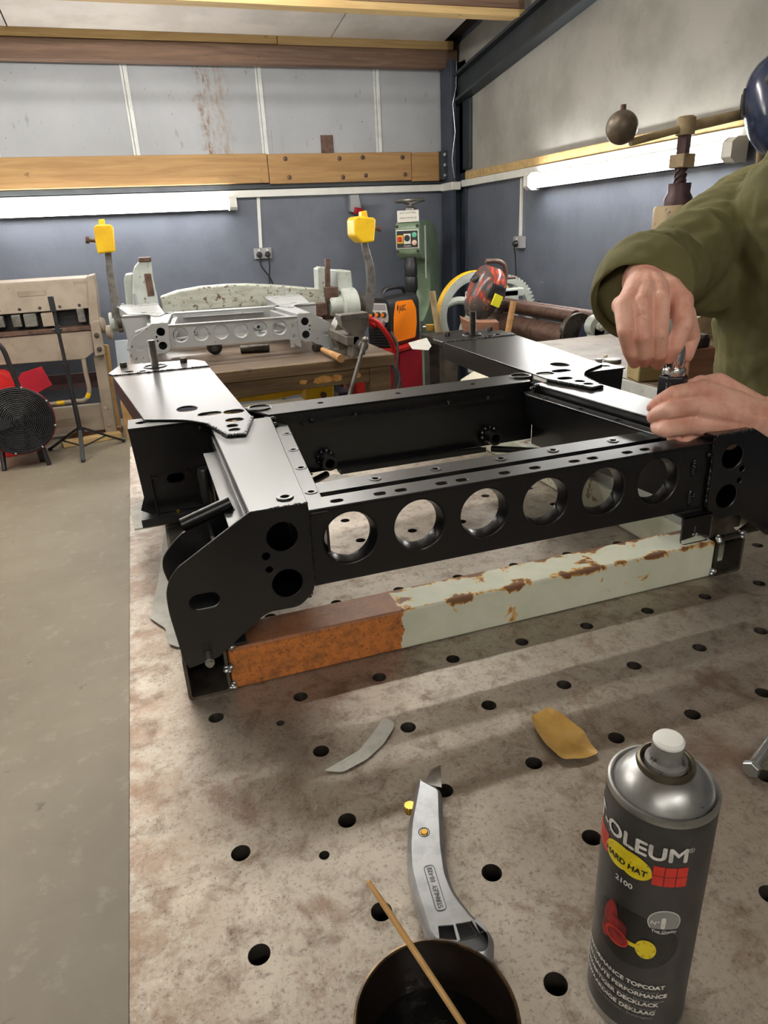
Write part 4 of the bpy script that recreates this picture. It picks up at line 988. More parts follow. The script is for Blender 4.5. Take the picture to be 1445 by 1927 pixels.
lever([(690, 590), (697, 545), (696, 505), (688, 472), (684, 450)], (.032, .016), [(666, 412), (672, 406), (707, 410), (708, 416), (705, 455), (682, 458), (667, 444)], [(680, 398), (690, 396), (693, 412), (680, 412)], ((700, 430), (711, 430)), FY)
lever([(222, 622), (216, 560), (208, 515), (203, 470)], (.028, .016), [(176, 428), (180, 423), (208, 422), (213, 428), (217, 474), (184, 478), (179, 452)], [(185, 413), (196, 412), (198, 428), (186, 429)], ((180, 453), (168, 452)), FY - .08)
for u in (212, 226, 234):
    c = ay(u, 607, FY - .05); mk('end_hub', G().lathe([(.05, -.015), (.055, -.01), (.055, .01), (.05, .015), (0, .015)], c, (1, 0, 0), 24), MAT['dsteel'] if u == 226 else MAT['greygreen'], fo)
for x in (.02, 1.24): mk('leg_casting', G().box(x - .05, x + .05, FY - .0, FY + .35, 0, .86), MAT['greygreen'], fo, bevel=.01)
mk('tie_bar', G().box(.02, 1.24, FY + .12, FY + .18, .15, .25), MAT['greygreen'], fo)
tag(mk('pale_board', G().prism([ay(216, 642, 4.95), ay(240, 640, 4.95), ay(262, 806, 4.95), ay(236, 808, 4.95)], (0, .03, 0)), M('pale_blue_board', (184, 194, 202), rough=.45), loc=(-.28, 4.95, 0)), 'pale blue-grey board standing upright right of the beige folder', 'board')
# cardboard and brown board leaning by its leg
MAT['card'] = M('brown_cardboard', (172, 136, 84), (150, 116, 70), sc=10, rough=.8)
tag(mk('cardboard_box', G().box(-.27, -.08, 4.72, 4.90, .0, .28), MAT['card'], loc=(-.18, 4.8, 0), bevel=.006), 'brown cardboard box on the floor beside the beige folder leg', 'box')
tag(mk('rolled_paper', G().tube([(-.335, 5.12, 0), (-.335, 5.12, .35), (-.325, 5.12, .60), (-.31, 5.12, .66)], [.022, .026, .034, .02], 9), MAT['card'], loc=(-.335, 5.12, 0)), 'crumpled brown paper roll standing beside the pale blue board', 'paper')

# ---------------------------------------------------------------- beige box-and-pan folder at the left
BY = 4.85
bf = thing('sheet_folder', 'large beige box-and-pan sheet metal folder against the back wall', 'folding machine', (-1.1, BY + .2, 0))
XL = -2.6
mk('clamp_beam', G().plate([(BY, .955), (BY + .30, 1.0), (BY + .26, 1.175), (BY + .03, 1.165)], [], (XL, 0, 0), (0, 1, 0), (0, 0, 1), (1, 0, 0), -.335 - XL), MAT['beige'], bf, bevel=.01)
mk('side_cheek', slab([(162, 520), (176, 517), (181, 545), (187, 606), (168, 612), (165, 560)], BY - .01, .32), MAT['beige'], bf, bevel=.008)
for k in range(12): mk('bolt', G().lathe([(.010, 0), (.010, .006), (0, .008)], (-.42 - k * .13, BY + .002, .985), (0, -1, 0), 10), MAT['dsteel'], bf)
ba = mk('name_plate', G().box(-.80, -.62, BY + .012, BY + .02, 1.065, 1.105), MAT['beige'], bf, bevel=.003)
vs, fs = text_mesh('EDWARDS', .03, bold=.0006)
g = G(); lt = ay(137, 530, BY + .02); g.add([(lt.x + x * .78, BY + .022, lt.z + y - .02) for x, y in vs], fs); mk('raised_lettering', g, MAT['beige'], bf, smooth=False)
for (u0, u1, v0, v1, mt) in ((-30, 10, 598, 616, 'steel'), (20, 42, 594, 615, 'steel'), (42.5, 72, 592, 614, 'steel'), (76, 108, 590, 613, 'beige'), (143, 162, 582, 606, 'steel')):
    g = G(); bx(g, u0, v0, u1, v1, BY - .03, .10); mk('clamp_finger', g, MAT[mt], bf, bevel=.003)
mk('throat_shade', G().box(XL, -.34, BY + .08, BY + .2, .84, .96), MAT['dark_print'], bf)  # solid black box stands for the shade in the open gap
mk('bed_edge', slab([(-60, 631), (170, 613), (172, 621), (-60, 640)], BY - .05, .14), MAT['rust'], bf, bevel=.003)
mk('bend_apron', slab([(-60, 641), (172, 622), (177, 663), (160, 676), (-60, 692)], BY - .04, .06), MAT['beige'], bf, bevel=.006)
hg = mk('hinge_block', slab([(169, 606), (186, 604), (198, 667), (179, 671)], BY - .10, .09), MAT['beige'], bf, bevel=.006)
for v, u in ((631, 182), (657, 187)): mk('bolt', G().lathe([(.018, 0), (.018, .008), (.012, .018), (0, .02)], ay(u, v, BY - .10), (0, -1, 0), 8), MAT['dsteel'], hg)
for (u, v, r0) in ((192, 612, .055), (206, 625, .05), (180, 595, .045)):
    mk('pivot_cam', G().lathe([(r0 * .85, -.02), (r0, -.015), (r0, .015), (r0 * .85, .02), (0, .02)], ay(u, v, BY + .05), (1, -.2, 0), 20), MAT['beige'], bf)
lg = mk('leg', G().prism([ay(176, 672, BY), ay(196, 666, BY), ay(222, 822, BY), ay(201, 826, BY)], (0, .12, 0)), MAT['beige'], bf, bevel=.006)
for u, v in ((199, 768), (205, 800)): mk('rivet', G().lathe([(.016, 0), (.013, .006), (0, .009)], ay(u, v, BY), (0, -1, 0), 12), MAT['beige'], lg)
mk('leg', G().box(-2.3, -2.2, BY, BY + .1, 0, .7), MAT['beige'], bf)
mk('lower_beam', slab([(-60, 785), (190, 760), (202, 808), (-60, 836)], BY + .05, .05), MAT['beige'], bf, bevel=.004)
mk('lower_beam', slab([(-60, 720), (186, 700), (190, 728), (-60, 745)], BY + .25, .04), MAT['purple_steel'], bf)
rod = arc([ay(157, 676, BY - .06), ay(161, 700, BY - .06), ay(168, 735, BY - .06), ay(160, 752, BY - .06), ay(140, 755, BY - .06), ay(100, 760, BY - .06), ay(60, 765, BY - .06)], 6)
ro = mk('counter_rod', G().tube(rod, .016, 12), MAT['beige'], bf)
for i in (13, 14, 27): mk('yellow_band', G().tube([rod[i], rod[i + 2]], .0172, 12), MAT['yellow'], ro)

# red sheet and red box under the folder
tag(mk('red_sheet', slab([(40, 702), (78, 690), (98, 724), (66, 742), (64, 835), (30, 838), (30, 720)], 4.58, .012), MAT['crimson'], loc=(-.85, 4.58, 0)), 'crimson sheet metal guard leaning under the beige folder', 'metal sheet')
tag(mk('red_toolbox', G().prism([ay(-40, 700, 4.63), ay(2, 703, 4.63), ay(28, 718, 4.63), ay(29, 745, 4.63), ay(-40, 752, 4.63)], (0, .18, 0)).box(-1.35, -1.02, 4.64, 4.80, 0, .42), MAT['red'], loc=(-1.15, 4.65, 0), bevel=.006), 'bright red steel box standing behind the drum fan', 'box')
# pale offcuts on the floor
tag(mk('wood_offcut', G().obox((-.52, 4.78, .022), (.42, .09, .04), Euler((0, 0, .25)).to_matrix()), MAT['timber_pale'], loc=(-.52, 4.78, 0), bevel=.003), 'pale timber offcut on the floor behind the tripod stand', 'offcut')
tag(mk('wood_offcut', G().obox((-.50, 4.99, .025), (.40, .08, .045), Euler((0, 0, -.1)).to_matrix()), MAT['woodblock'], loc=(-.44, 4.93, 0), bevel=.003), 'reddish timber offcut lying under the lower beam of the beige folder', 'offcut')

# ---------------------------------------------------------------- black tripod stand
tz_ = Vector((-.555, 4.48, 0))
tp_ = thing('tripod_stand', 'thin black tripod stand on the floor before the beige folder', 'stand', tuple(tz_))
mk('pole', G().cyl(tz_ + Vector((0, 0, .12)), tz_ + Vector((0, 0, .62)), .016, n=14), MAT['blackplastic'], tp_)
mk('pole', G().cyl(tz_ + Vector((0, 0, .60)), tz_ + Vector((0, 0, .98)), .012, n=14), MAT['blackplastic'], tp_)
mk('clamp_knob', G().cyl(tz_ + Vector((0, 0, .59)), tz_ + Vector((0, 0, .64)), .022, n=14), MAT['blackplastic'], tp_)
mk('clamp_knob', G().cyl(tz_ + Vector((0, 0, .84)), tz_ + Vector((0, 0, .89)), .02, n=12).cyl(tz_ + Vector((-.03, -.01, .865)), tz_ + Vector((.03, -.01, .865)), .008, n=10), MAT['blackplastic'], tp_)
mk('phone_clamp', G().obox(tz_ + Vector((0, -.01, 1.03)), (.035, .03, .10)), MAT['blackplastic'], tp_, bevel=.004)
hub = mk('hub', G().cyl(tz_ + Vector((0, 0, .15)), tz_ + Vector((0, 0, .19)), .026, n=14), MAT['blackplastic'], tp_)
for fx, fy in ((-.554, 4.246), (-.805, 4.678), (-.294, 4.651)):
    f = Vector((fx, fy, .012)); top_ = tz_ + (f - tz_).normalized() * .03; top_.z = .175
    lg = mk('leg', G().bar(top_, f, .028, .016), MAT['blackplastic'], tp_, bevel=.003)
    mk('strut', G().bar(tz_ + Vector((0, 0, .05)), top_.lerp(f, .55), .012, .006), MAT['blackplastic'], tp_)
    mk('rubber_foot', G().sphere(f, .016, 10, 6, (1, 1, .7)), MAT['rubber'], lg)

# ---------------------------------------------------------------- drum fan
fc = ay(35, 792, 4.30); fr_ = .215
fa = thing('drum_fan', 'round black drum fan with wire grille and tubular stand', 'fan', (fc.x, fc.y, 0))
axis = Vector((.18, -1, .22)).normalized()
mk('drum', G().lathe([(fr_, 0), (fr_ + .006, .005), (fr_, .012), (fr_, -.20), (fr_ - .01, -.20), (fr_ - .01, 0)], fc, axis, 48, closed=True), MAT['blackplastic'], fa)
mk('back_dark', G().lathe([(fr_ - .012, -.16), (0, -.161)], fc, axis, 40), MAT['dark_print'], fa)
mk('red_rim', G().torus(fc - axis * .02, axis, fr_ + .004, .007, n=48, m=8), MAT['crimson'], fa)
g = G()
for k in range(17): g.torus(fc + axis * .014, axis, .02 + k * .0118, .0030, n=40, m=6)
a_ = axis.cross(Vector((0, 0, 1))).normalized(); b_ = a_.cross(axis)
for k in range(6):
    th = PI * k / 3; g.cyl(fc + axis * .012, fc + axis * .012 + (a_ * math.cos(th) + b_ * math.sin(th)) * (fr_ - .003), .002, n=6)
mk('wire_grille', g, MAT['blackplastic'], fa)
mk('motor', G().lathe([(.05, -.15), (.05, -.06), (.03, -.03), (0, -.02)], fc, axis, 20), MAT['blackplastic'], fa)
for k in range(5):
    th = 2 * PI * k / 5; d = a_ * math.cos(th) + b_ * math.sin(th); e = axis.cross(d)
    p0 = fc - axis * .08 + d * .04; p1 = fc - axis * .08 + d * .185
    mk('blade', G().prism([p0 - e * .02, p0 + e * .03 + axis * .03, p1 + e * .06 + axis * .04, p1 - e * .06 - axis * .01], axis * .003), MAT['blackplastic'], fa)
for k in range(8):
    th = 2 * PI * k / 8 + .3; mk('clip', G().sphere(fc + axis * .012 + (a_ * math.cos(th) + b_ * math.sin(th)) * (fr_ + .004), .008, 8, 6), MAT['zinc'], fa)
mk('stand_tube', G().tube(arc([ay(-12, 640, 4.36), ay(6, 658, 4.36), ay(20, 692, 4.36), ay(38, 735, 4.36)], 5), .016, 12), MAT['blackplastic'], fa)
mk('stand_tube', G().cyl(ay(74, 826, 4.30), Vector((-.775, 4.294, .003)), .016, n=12), MAT['blackplastic'], fa)
mk('stand_tube', G().cyl(fc + Vector((-.15, .1, -.12)), Vector((fc.x - .16, 4.30, .003)), .016, n=12), MAT['blackplastic'], fa)
wv = Vector((fc.x + .07, fc.y + .12, .075))
mk('wheel', G().lathe([(.05, -.025), (.075, -.02), (.075, .02), (.05, .025)], wv, (1, .1, 0), 28), MAT['rubber'], fa)

# ---------------------------------------------------------------- electrical fittings
def conduit(p0, p1, lab):
    tag(mk('conduit', G().bar(p0, p1, .026, .018, (0, -1, 0) if abs(p0[1] - YW) < .1 else (1, 0, 0)), MAT['trunk'], loc=tuple(p1), bevel=.003), lab, 'conduit')
def socket(c, n, u, label, w, nplugs):
    """c centre on the wall, n outward normal, u along the wall"""
    c = Vector(c); n = Vector(n); u = Vector(u); up = Vector((0, 0, 1)); m = Matrix((u, n, up)).transposed()
    t = thing('wall_socket', label, 'socket', tuple(c))
    mk('back_box', G().obox(c + n * .018, (w, .036, .085), m), MAT['pvc'], t, bevel=.004)
    mk('face_plate', G().obox(c + n * .040, (w - .004, .008, .081), m), MAT['pvc'], t, bevel=.003)
    for k in range(nplugs):
        q = c + u * ((k - (nplugs - 1) / 2) * .07) + Vector((0, 0, -.008)); mk('plug', G().lathe([(.024, 0), (.022, .02), (.014, .03), (0, .031)], q + n * .044, n, 14), MAT['blackplastic'], t)
        mk('switch', G().obox(q + n * .046 + Vector((0, 0, .034)), (.012, .006, .018), m), MAT['label_white'], t)
    return t
sx = (ay(477, 470, YW).x + ay(510, 480, YW).x) / 2
socket((sx, YW - .001, 1.247), (0, -1, 0), (1, 0, 0), 'grey double socket with two black plugs on the blue back wall', .146, 2)
conduit((ay(483, 371, YW).x + .01, YW - .010, 1.675), (sx - .01, YW - .010, 1.291), 'white vertical conduit dropping to the double socket on the back wall')
for dx, ex in ((-.035, .05), (.035, .03)):
    tag(mk('power_cable', G().tube(arc([(sx + dx, YW - .07, 1.235), (sx + dx + .005, YW - .06, 1.15), (sx + ex, YW - .03, 1.02), (sx + ex + .01, YW - .03, .80), (sx + ex + .01, YW - .03, .005)], 6), .0055, 7), MAT['rubber'], loc=(sx + ex, YW - .03, 0)), 'black cable hanging from the ' + ('left' if dx < 0 else 'right') + ' plug of the double socket', 'cable')
sy = 4.235
socket((XW - .001, sy, 1.247), (-1, 0, 0), (0, -1, 0), 'grey socket with one black plug on the right-hand blue wall', .12, 1)
conduit((XW - .010, sy + .01, 1.69), (XW - .010, sy + .01, 1.291), 'white vertical conduit dropping to the socket on the right-hand wall')
tag(mk('power_cable', G().tube([(XW - .07, sy, 1.23), (XW - .05, sy + .01, 1.15), (XW - .03, sy + .01, .9), (XW - .03, sy + .02, .004)], .005, 7), MAT['rubber'], loc=(XW - .03, sy, 0)), 'black cable hanging from the plug on the right-hand wall', 'cable')
iso = thing('isolator_switch', 'grey industrial isolator with dark red plug end under the trunking', 'switch', (1.90, YW - .001, 1.52))
mk('isolator_body', slab([(659, 367), (675, 366), (678, 380), (681, 394), (664, 400), (660, 398)], YW - .07, .069), MAT['pvc'], iso, bevel=.006)
q = ay(672, 399, YW - .05); mk('plug_end', G().cyl(q + Vector((-.03, -.03, .01)), q + Vector((.04, -.01, .0)), .028, n=18), MAT['crimson'], iso, bevel=.004)

# ---------------------------------------------------------------- welder on red trolley
def rotz(a, o): return Matrix.Translation(Vector(o)) @ Matrix.Rotation(a, 4, 'Z')
Wm = rotz(math.radians(-50), (1.545, 3.98, .6115)) @ Matrix.Scale(1.06, 4)
we = thing('welding_machine', 'black and orange portable welding machine with three orange dials', 'welder', (1.545, 3.98, .611))
hp = roundpoly([(-.085, 0), (.085, 0), (.085, .27), (.06, .315), (-.06, .315), (-.085, .27)], .02, 4)
mk('case', G().plate(hp, [], (0, 0, 0), (1, 0, 0), (0, 0, 1), (0, 1, 0), .40).xf(Wm), MAT['blackplastic'], we, bevel=.006)
sp_ = [(.05, .03), (.33, .025), (.355, .12), (.35, .22), (.30, .28), (.08, .29), (.045, .20), (.035, .11)]
for sx_ in (.0855, -.0885): mk('side_panel', G().plate(roundpoly(sp_, .02, 4), [], (sx_, 0, 0), (0, 1, 0), (0, 0, 1), (1, 0, 0), .003).xf(Wm), MAT['orange'], we)
vs, fs = text_mesh('JASIC', .052, bold=.0012, sx=.75)
mk('lettering', G().add([Wm @ Vector((.0892, .115 + x, .222 + y)) for x, y in vs], fs), MAT['dark_print'], we, smooth=False)
g = G().add([Wm @ Vector((.0892, .085 + x, .242 + z)) for x, z in ((0, 0), (.012, -.022), (.024, .012), (.012, .03))], [(0, 1, 2, 3)]); mk('emblem', g, MAT['dark_print'], we, smooth=False)
mk('control_panel', G().plate(roundpoly([(-.07, .165), (.07, .165), (.075, .20), (.06, .285), (-.06, .285), (-.075, .20)], .01, 3), [], (0, -.004, 0), (1, 0, 0), (0, 0, 1), (0, 1, 0), .006).xf(Wm), MAT['label_white'], we)
mk('display', G().box(-.055, .055, -.006, -.002, .245, .28).xf(Wm), MAT['pvc'], we)
for x in (-.045, 0, .045): mk('dial', G().lathe([(.017, 0), (.017, .018), (.014, .022), (0, .022)], (x, -.004, .215), (0, -1, 0), 18).xf(Wm), MAT['blackplastic'], we); mk('dial_cap', G().lathe([(.012, 0), (.012, .003), (0, .004)], (x, -.026, .215), (0, -1, 0), 18).xf(Wm), MAT['orange'], we)
mk('socket_knob', G().lathe([(.024, 0), (.024, .016), (0, .02)], (.03, -.004, .155), (0, -1, 0), 20).xf(Wm), MAT['zinc'], we)
for k in range(7): mk('vent_slat', G().box(-.078, .078, -.012, .0, .015 + k * .018, .024 + k * .018).xf(Wm), MAT['blackplastic'], we)
mk('carry_handle', G().tube([Wm @ Vector(p) for p in arc([(0, .04, .30), (0, .06, .345), (0, .12, .365), (0, .28, .365), (0, .34, .345), (0, .36, .30)], 5)], .016, 10), MAT['blackplastic'], we)
Tm = rotz(math.radians(-50), (1.545, 3.98, -.043))
tr = thing('welder_trolley', 'red steel welder trolley with coiled cables hung on its front', 'trolley', (1.58, 4.0, 0))
mk('top_tray', G().box(-.12, .16, -.03, .45, .63, .654).box(-.12, .16, -.035, -.03, .60, .654).xf(Tm), MAT['red'], tr, bevel=.003)
mk('side_panel', G().box(.10, .13, -.01, .02, .05, .63).xf(Tm), MAT['red'], tr, bevel=.003)
mk('back_panel', G().box(-.10, .14, .34, .36, .05, .63).xf(Tm), MAT['crimson'], tr)
mk('centre_panel', G().box(.02, .14, .03, .34, .05, .62).xf(Tm), MAT['crimson'], tr)
mk('bottom_tray', G().box(-.14, .16, -.03, .5, .06, .09).xf(Tm), MAT['red'], tr)
mk('hook', G().box(.07, .085, -.07, -.01, .585, .60).box(.07, .085, -.07, -.06, .585, .625).xf(Tm), MAT['red'], tr)
for x, y in ((-.16, .02), (.18, .02), (-.16, .42), (.18, .42)): mk('wheel', G().lathe([(.05, -.014), (.05, .014)], (x, y, .094), (1, 0, 0), 20).xf(Tm), MAT['rubber'], tr)
# coiled cables
ca = thing('cable_coil', 'coil of grey welding cable hanging on the red trolley hook', 'cable', (1.58, 3.9, .28))
for k in range(5):
    c = Vector((.075 + .008 * k, -.045 - .012 * k, .46)); g = G()
    pts = [Tm @ (c + Vector((math.sin(2 * PI * j / 24) * (.055 + .012 * k), 0, .125 - (1 - math.cos(2 * PI * j / 24)) * (.11 + .02 * k)))) for j in range(25)]
    mk('cable_loop', g.tube(pts, .007, 8), MAT['cable'], ca)
tag(mk('welding_lead', G().tube(arc([Wm @ Vector((-.03, -.01, .14)), ay(690, 600, 3.80), ay(708, 605, 3.78), ay(727, 628, 3.80), ay(738, 648, 3.84), ay(742, 665, 3.86)], 6), .017, 12), MAT['red'], loc=tuple(Wm @ Vector((0, -.02, .02)))), 'thick red welding hose curving out of the welding machine', 'hose')
tag(mk('welding_lead', G().tube(arc([ay(735, 625, 3.75), ay(748, 650, 3.72), ay(747, 690, 3.72), ay(750, 725, 3.72), Vector((1.40, 3.72, .01))], 6), .009, 8), MAT['cable'], loc=(1.4, 3.72, 0)), 'thin grey lead hanging past the end of the workbench', 'cable')

# ---------------------------------------------------------------- green machine at the back wall
Gm = rotz(math.radians(-40), (2.10, 4.80, 0))
gm = thing('green_press', 'green nibbling machine with handwheel on top and push-button panel', 'press', (2.1, 4.8, 0))
pr = [(-.02, 1.20), (-.03, 1.24), (-.03, 1.40), (.0, 1.435), (.25, 1.44), (.42, 1.38), (.48, 1.25), (.49, .70), (.44, .55), (.10, .50), (-.02, .52), (-.02, .66), (.08, .70), (.20, .78), (.23, .90), (.22, 1.05), (.17, 1.14), (.10, 1.16), (.04, 1.15)]
mk('c_frame', G().plate(roundpoly(pr, .03, 4), [], (-.10, 0, 0), (0, 1, 0), (0, 0, 1), (1, 0, 0), .20).xf(Gm), MAT['green'], gm, bevel=.02, seg=3)
mk('pedestal', G().box(-.10, .10, .05, .45, .0, .50).xf(Gm), MAT['green'], gm, bevel=.02)
pl = mk('button_panel', G().box(-.095, .095, -.036, -.029, 1.235, 1.375).xf(Gm), MAT['label_white'], gm, bevel=.006)
mk('panel_face', G().box(-.087, .087, -.040, -.035, 1.243, 1.367).xf(Gm), MAT['dark_print'], pl)
mk('stop_plate', G().box(-.082, -.035, -.044, -.039, 1.275, 1.335).xf(Gm), MAT['yellow'], pl)
mk('stop_button', G().box(-.077, -.042, -.056, -.043, 1.288, 1.325).xf(Gm), MAT['red'], pl, bevel=.006)
mk('maker_plate', G().box(-.028, .030, -.044, -.039, 1.27, 1.345).xf(Gm), MAT['label_white'], pl)
mk('maker_disc', G().lathe([(.024, 0), (.024, .003), (0, .003)], (.001, -.044, 1.312), (0, -1, 0), 24).xf(Gm), MAT['dark_print'], pl)
vs, fs = text_mesh('PULLMAX', .014, bold=.0002, align='CENTER'); mk('lettering', G().add([Gm @ Vector((.001 + x, -.0405, 1.250 + y)) for x, y in vs], fs), MAT['label_white'], pl, smooth=False)
for z, mt in ((1.335, M('green_button', (90, 180, 150), rough=.4)), (1.278, M('pale_button', (226, 190, 170), rough=.4))):
    mk('push_button', G().lathe([(.020, 0), (.020, .004), (.014, .006), (.014, .012), (0, .013)], (.060, -.039, z), (0, -1, 0), 18).xf(Gm), mt, pl)
for x in (-.085, .085):
    for z in (1.215, 1.40): mk('cap_screw', G().lathe([(.012, 0), (.012, .006), (0, .006)], (x, -.031, z), (0, -1, 0), 10).xf(Gm), MAT['dark_print'], gm)
sg = mk('sign_plate', G().box(-.085, .095, -.02, -.014, 1.43, 1.515).xf(Gm), MAT['label_white'], gm, bevel=.002)
for s_, z in (('SELECT SLOW SPEED', 1.492), ('WHEN STARTING UP', 1.455)):
    vs, fs = text_mesh(s_, .0155, align='CENTER', sx=.95); mk('lettering', G().add([Gm @ Vector((.005 + x, -.0206, z + y)) for x, y in vs], fs), MAT['dark_print'], sg, smooth=False)
mk('screw_column', G().lathe([(.035, 1.43), (.035, 1.47), (.045, 1.48), (.045, 1.53), (.02, 1.545), (.015, 1.57), (0, 1.57)], (0, .06, 0), (0, 0, 1), 20).xf(Gm), MAT['steel'], gm)
hw = mk('handwheel', G().torus((0, .06, 1.585), (0, 0, 1), .105, .0125, n=36, m=10).xf(Gm), MAT['steel'], gm)
for k in range(3): a = 2 * PI * k / 3; mk('spoke', G().tube([(0, .06, 1.56), (.05 * math.cos(a), .06 + .05 * math.sin(a), 1.57), (.105 * math.cos(a), .06 + .105 * math.sin(a), 1.585)], .010, 8).xf(Gm), MAT['steel'], hw)
mk('spindle', G().lathe([(.045, 1.17), (.045, 1.13), (.052, 1.12), (.052, 1.03), (.047, 1.02), (.052, 1.01), (.052, .92), (.04, .90), (.04, .76), (0, .76)], (0, .03, 0), (0, 0, 1), 22).xf(Gm), MAT['blackplastic'], gm)
mk('lower_die', G().lathe([(.06, .60), (.06, .70), (.035, .74), (.03, .77), (0, .77)], (0, .03, 0), (0, 0, 1), 22).xf(Gm), MAT['green'], gm)
mk('speed_scale', G().box(.100, .103, .10, .13, 1.0, 1.40).xf(Gm), MAT['label_white'], gm)
mk('clamp_handle', G().cyl((.06, -.06, .62), (.16, -.04, .63), .016, n=12).cyl((.10, -.06, .60), (.10, -.06, .68), .022, n=12).xf(Gm), MAT['zinc'], gm)
mk('brass_valve', G().box(.15, .22, -.08, -.04, .60, .655).xf(Gm), MAT['brass'], gm, bevel=.006)

# ---------------------------------------------------------------- slip rolls with big handwheel
RX = 2.15
ro_ = thing('slip_rolls', 'old slip rolling machine with big yellow-edged handwheel and toothed gear', 'rolling machine', (RX, 3.1, 0))
wc2 = ay(895, 592, 3.72)
wh = mk('handwheel', G().lathe([(.225, -.02), (.255, -.03), (.285, -.028), (.285, .028), (.255, .03), (.225, .02)], wc2, (0, 1, 0), 56, closed=True), MAT['greygreen'], ro_)
mk('yellow_edge', G().lathe([(.283, -.030), (.2885, -.026), (.2885, .026), (.283, .030)], wc2, (0, 1, 0), 56, closed=True), MAT['yellow'], wh)
mk('hub', G().lathe([(.055, -.05), (.055, .05), (0, .05)], wc2, (0, 1, 0), 24), MAT['greygreen'], wh)
for k in range(4):
    a0 = 2 * PI * k / 4 + .35
    pts = [wc2 + Vector((math.cos(a0 + .9 * t) * (.05 + .19 * t), 0, math.sin(a0 + .9 * t) * (.05 + .19 * t))) for t in [j / 8 for j in range(9)]]
    mk('spoke', G().tube(pts, [.03 - .006 * j / 8 for j in range(9)], 10), MAT['greygreen'], wh)
gc = ay(948, 588, 3.85); out = []; nt = 56; R0, R1 = .235, .258
for k in range(nt):
    for da, r_ in ((0, R0), (.25, R0), (.38, R1), (.72, R1), (.85, R0)): a = 2 * PI * (k + da) / nt; out.append((gc.x + r_ * math.cos(a), gc.z + r_ * math.sin(a)))
mk('gear', G().plate(out, [circ(gc.x, gc.z, .20, 40)], (0, gc.y, 0), (1, 0, 0), (0, 0, 1), (0, 1, 0), .05), MAT['greygreen'], ro_)
mk('gear_guard', G().torus(gc, (0, 1, 0), .283, .012, a0=-.2, a1=PI * .85, n=36, m=8, ref=(1, 0, 0)), MAT['blackplastic'], ro_)
for k in range(6):
    a = 2 * PI * k / 6; mk('gear_spoke', G().bar(gc + Vector((math.cos(a) * .02, .02, math.sin(a) * .02)), gc + Vector((math.cos(a) * .21, .02, math.sin(a) * .21)), .03, .03, (0, 1, 0)), MAT['greygreen'], ro_)
mk('roll', G().cyl((RX, 2.56, .795), (RX, 3.50, .795), .062, n=32), MAT['rust'], ro_)
mk('roll', G().cyl((RX + .03, 2.56, .905), (RX + .03, 3.50, .905), .030, n=24), MAT['rust'], ro_)
mk('roll', G().cyl((RX + .12, 2.50, .885), (RX + .12, 3.50, .885), .045, n=24), MAT['rust'], ro_)
mk('side_frame', G().box(RX - .12, RX + .22, 3.50, 3.58, .45, .98).box(RX - .14, RX + .26, 3.50, 3.58, .93, .985).box(RX - .08, RX - .02, 3.44, 3.50, .70, .90), MAT['greygreen'], ro_, bevel=.01)
mk('adjust_screw', G().cyl((RX + .12, 3.54, .98), (RX + .12, 3.54, 1.07), .022, n=14).cyl((RX + .03, 3.54, 1.05), (RX + .21, 3.54, 1.05), .010, n=10), MAT['rust'], ro_)
for yy, r_ in ((2.565, .085), (2.535, .095)): mk('roll_collar', G().lathe([(r_, -.012), (r_, .012)], (RX + .03, yy, .83), (0, 1, 0), 32), MAT['dsteel'], ro_, bevel=.003)
mk('release_lever', G().prism([ax(1095, 610, RX), ax(1110, 601, RX), ax(1122, 603, RX), ax(1110, 615, RX), ax(1102, 640, RX), ax(1100, 668, RX), ax(1088, 668, RX), ax(1086, 635, RX)], (.05, 0, 0)), MAT['navy'], ro_, bevel=.006)
bh = ax(1122, 613, RX + .02)
mk('bearing_housing', G().lathe([(.055, -.03), (.055, .03), (0, .03)], bh, (0, 1, 0), 28).box(bh.x - .035, bh.x + .035, bh.y - .03, bh.y + .03, .0, bh.z), MAT['greygreen'], ro_, bevel=.006)
mk('bearing_nut', G().lathe([(.024, 0), (.024, .02), (.012, .022), (.012, .03), (0, .03)], bh + Vector((.0, -.03, 0)), (0, -1, 0), 6), MAT['greygreen'], ro_)
mk('oil_cup', G().cyl(bh + Vector((0, 0, .05)), bh + Vector((0, 0, .09)), .014, n=12), MAT['greygreen'], ro_)
mk('crank_handle', G().tube(arc([(RX - .08, 3.40, 1.17), (RX + .02, 3.40, 1.16), (RX + .06, 3.40, 1.11), (RX + .06, 3.42, .98), (RX + .05, 3.45, .80)], 6), .015, 10), MAT['rust'], ro_)
mk('stand_leg', G().box(RX - .10, RX + .2, 3.50, 3.58, 0, .46).box(RX - .12, RX - .02, 3.42, 3.6, 0, .06), MAT['greygreen'], ro_)
mk('stand_rail', G().box(RX + .05, RX + .12, 2.3, 3.52, .12, .20), MAT['greygreen'], ro_)
mk('small_wheel', G().torus(ay(1172, 692, 2.42), (0, 1, 0), .13, .016, n=36, m=8), MAT['greygreen'], ro_)

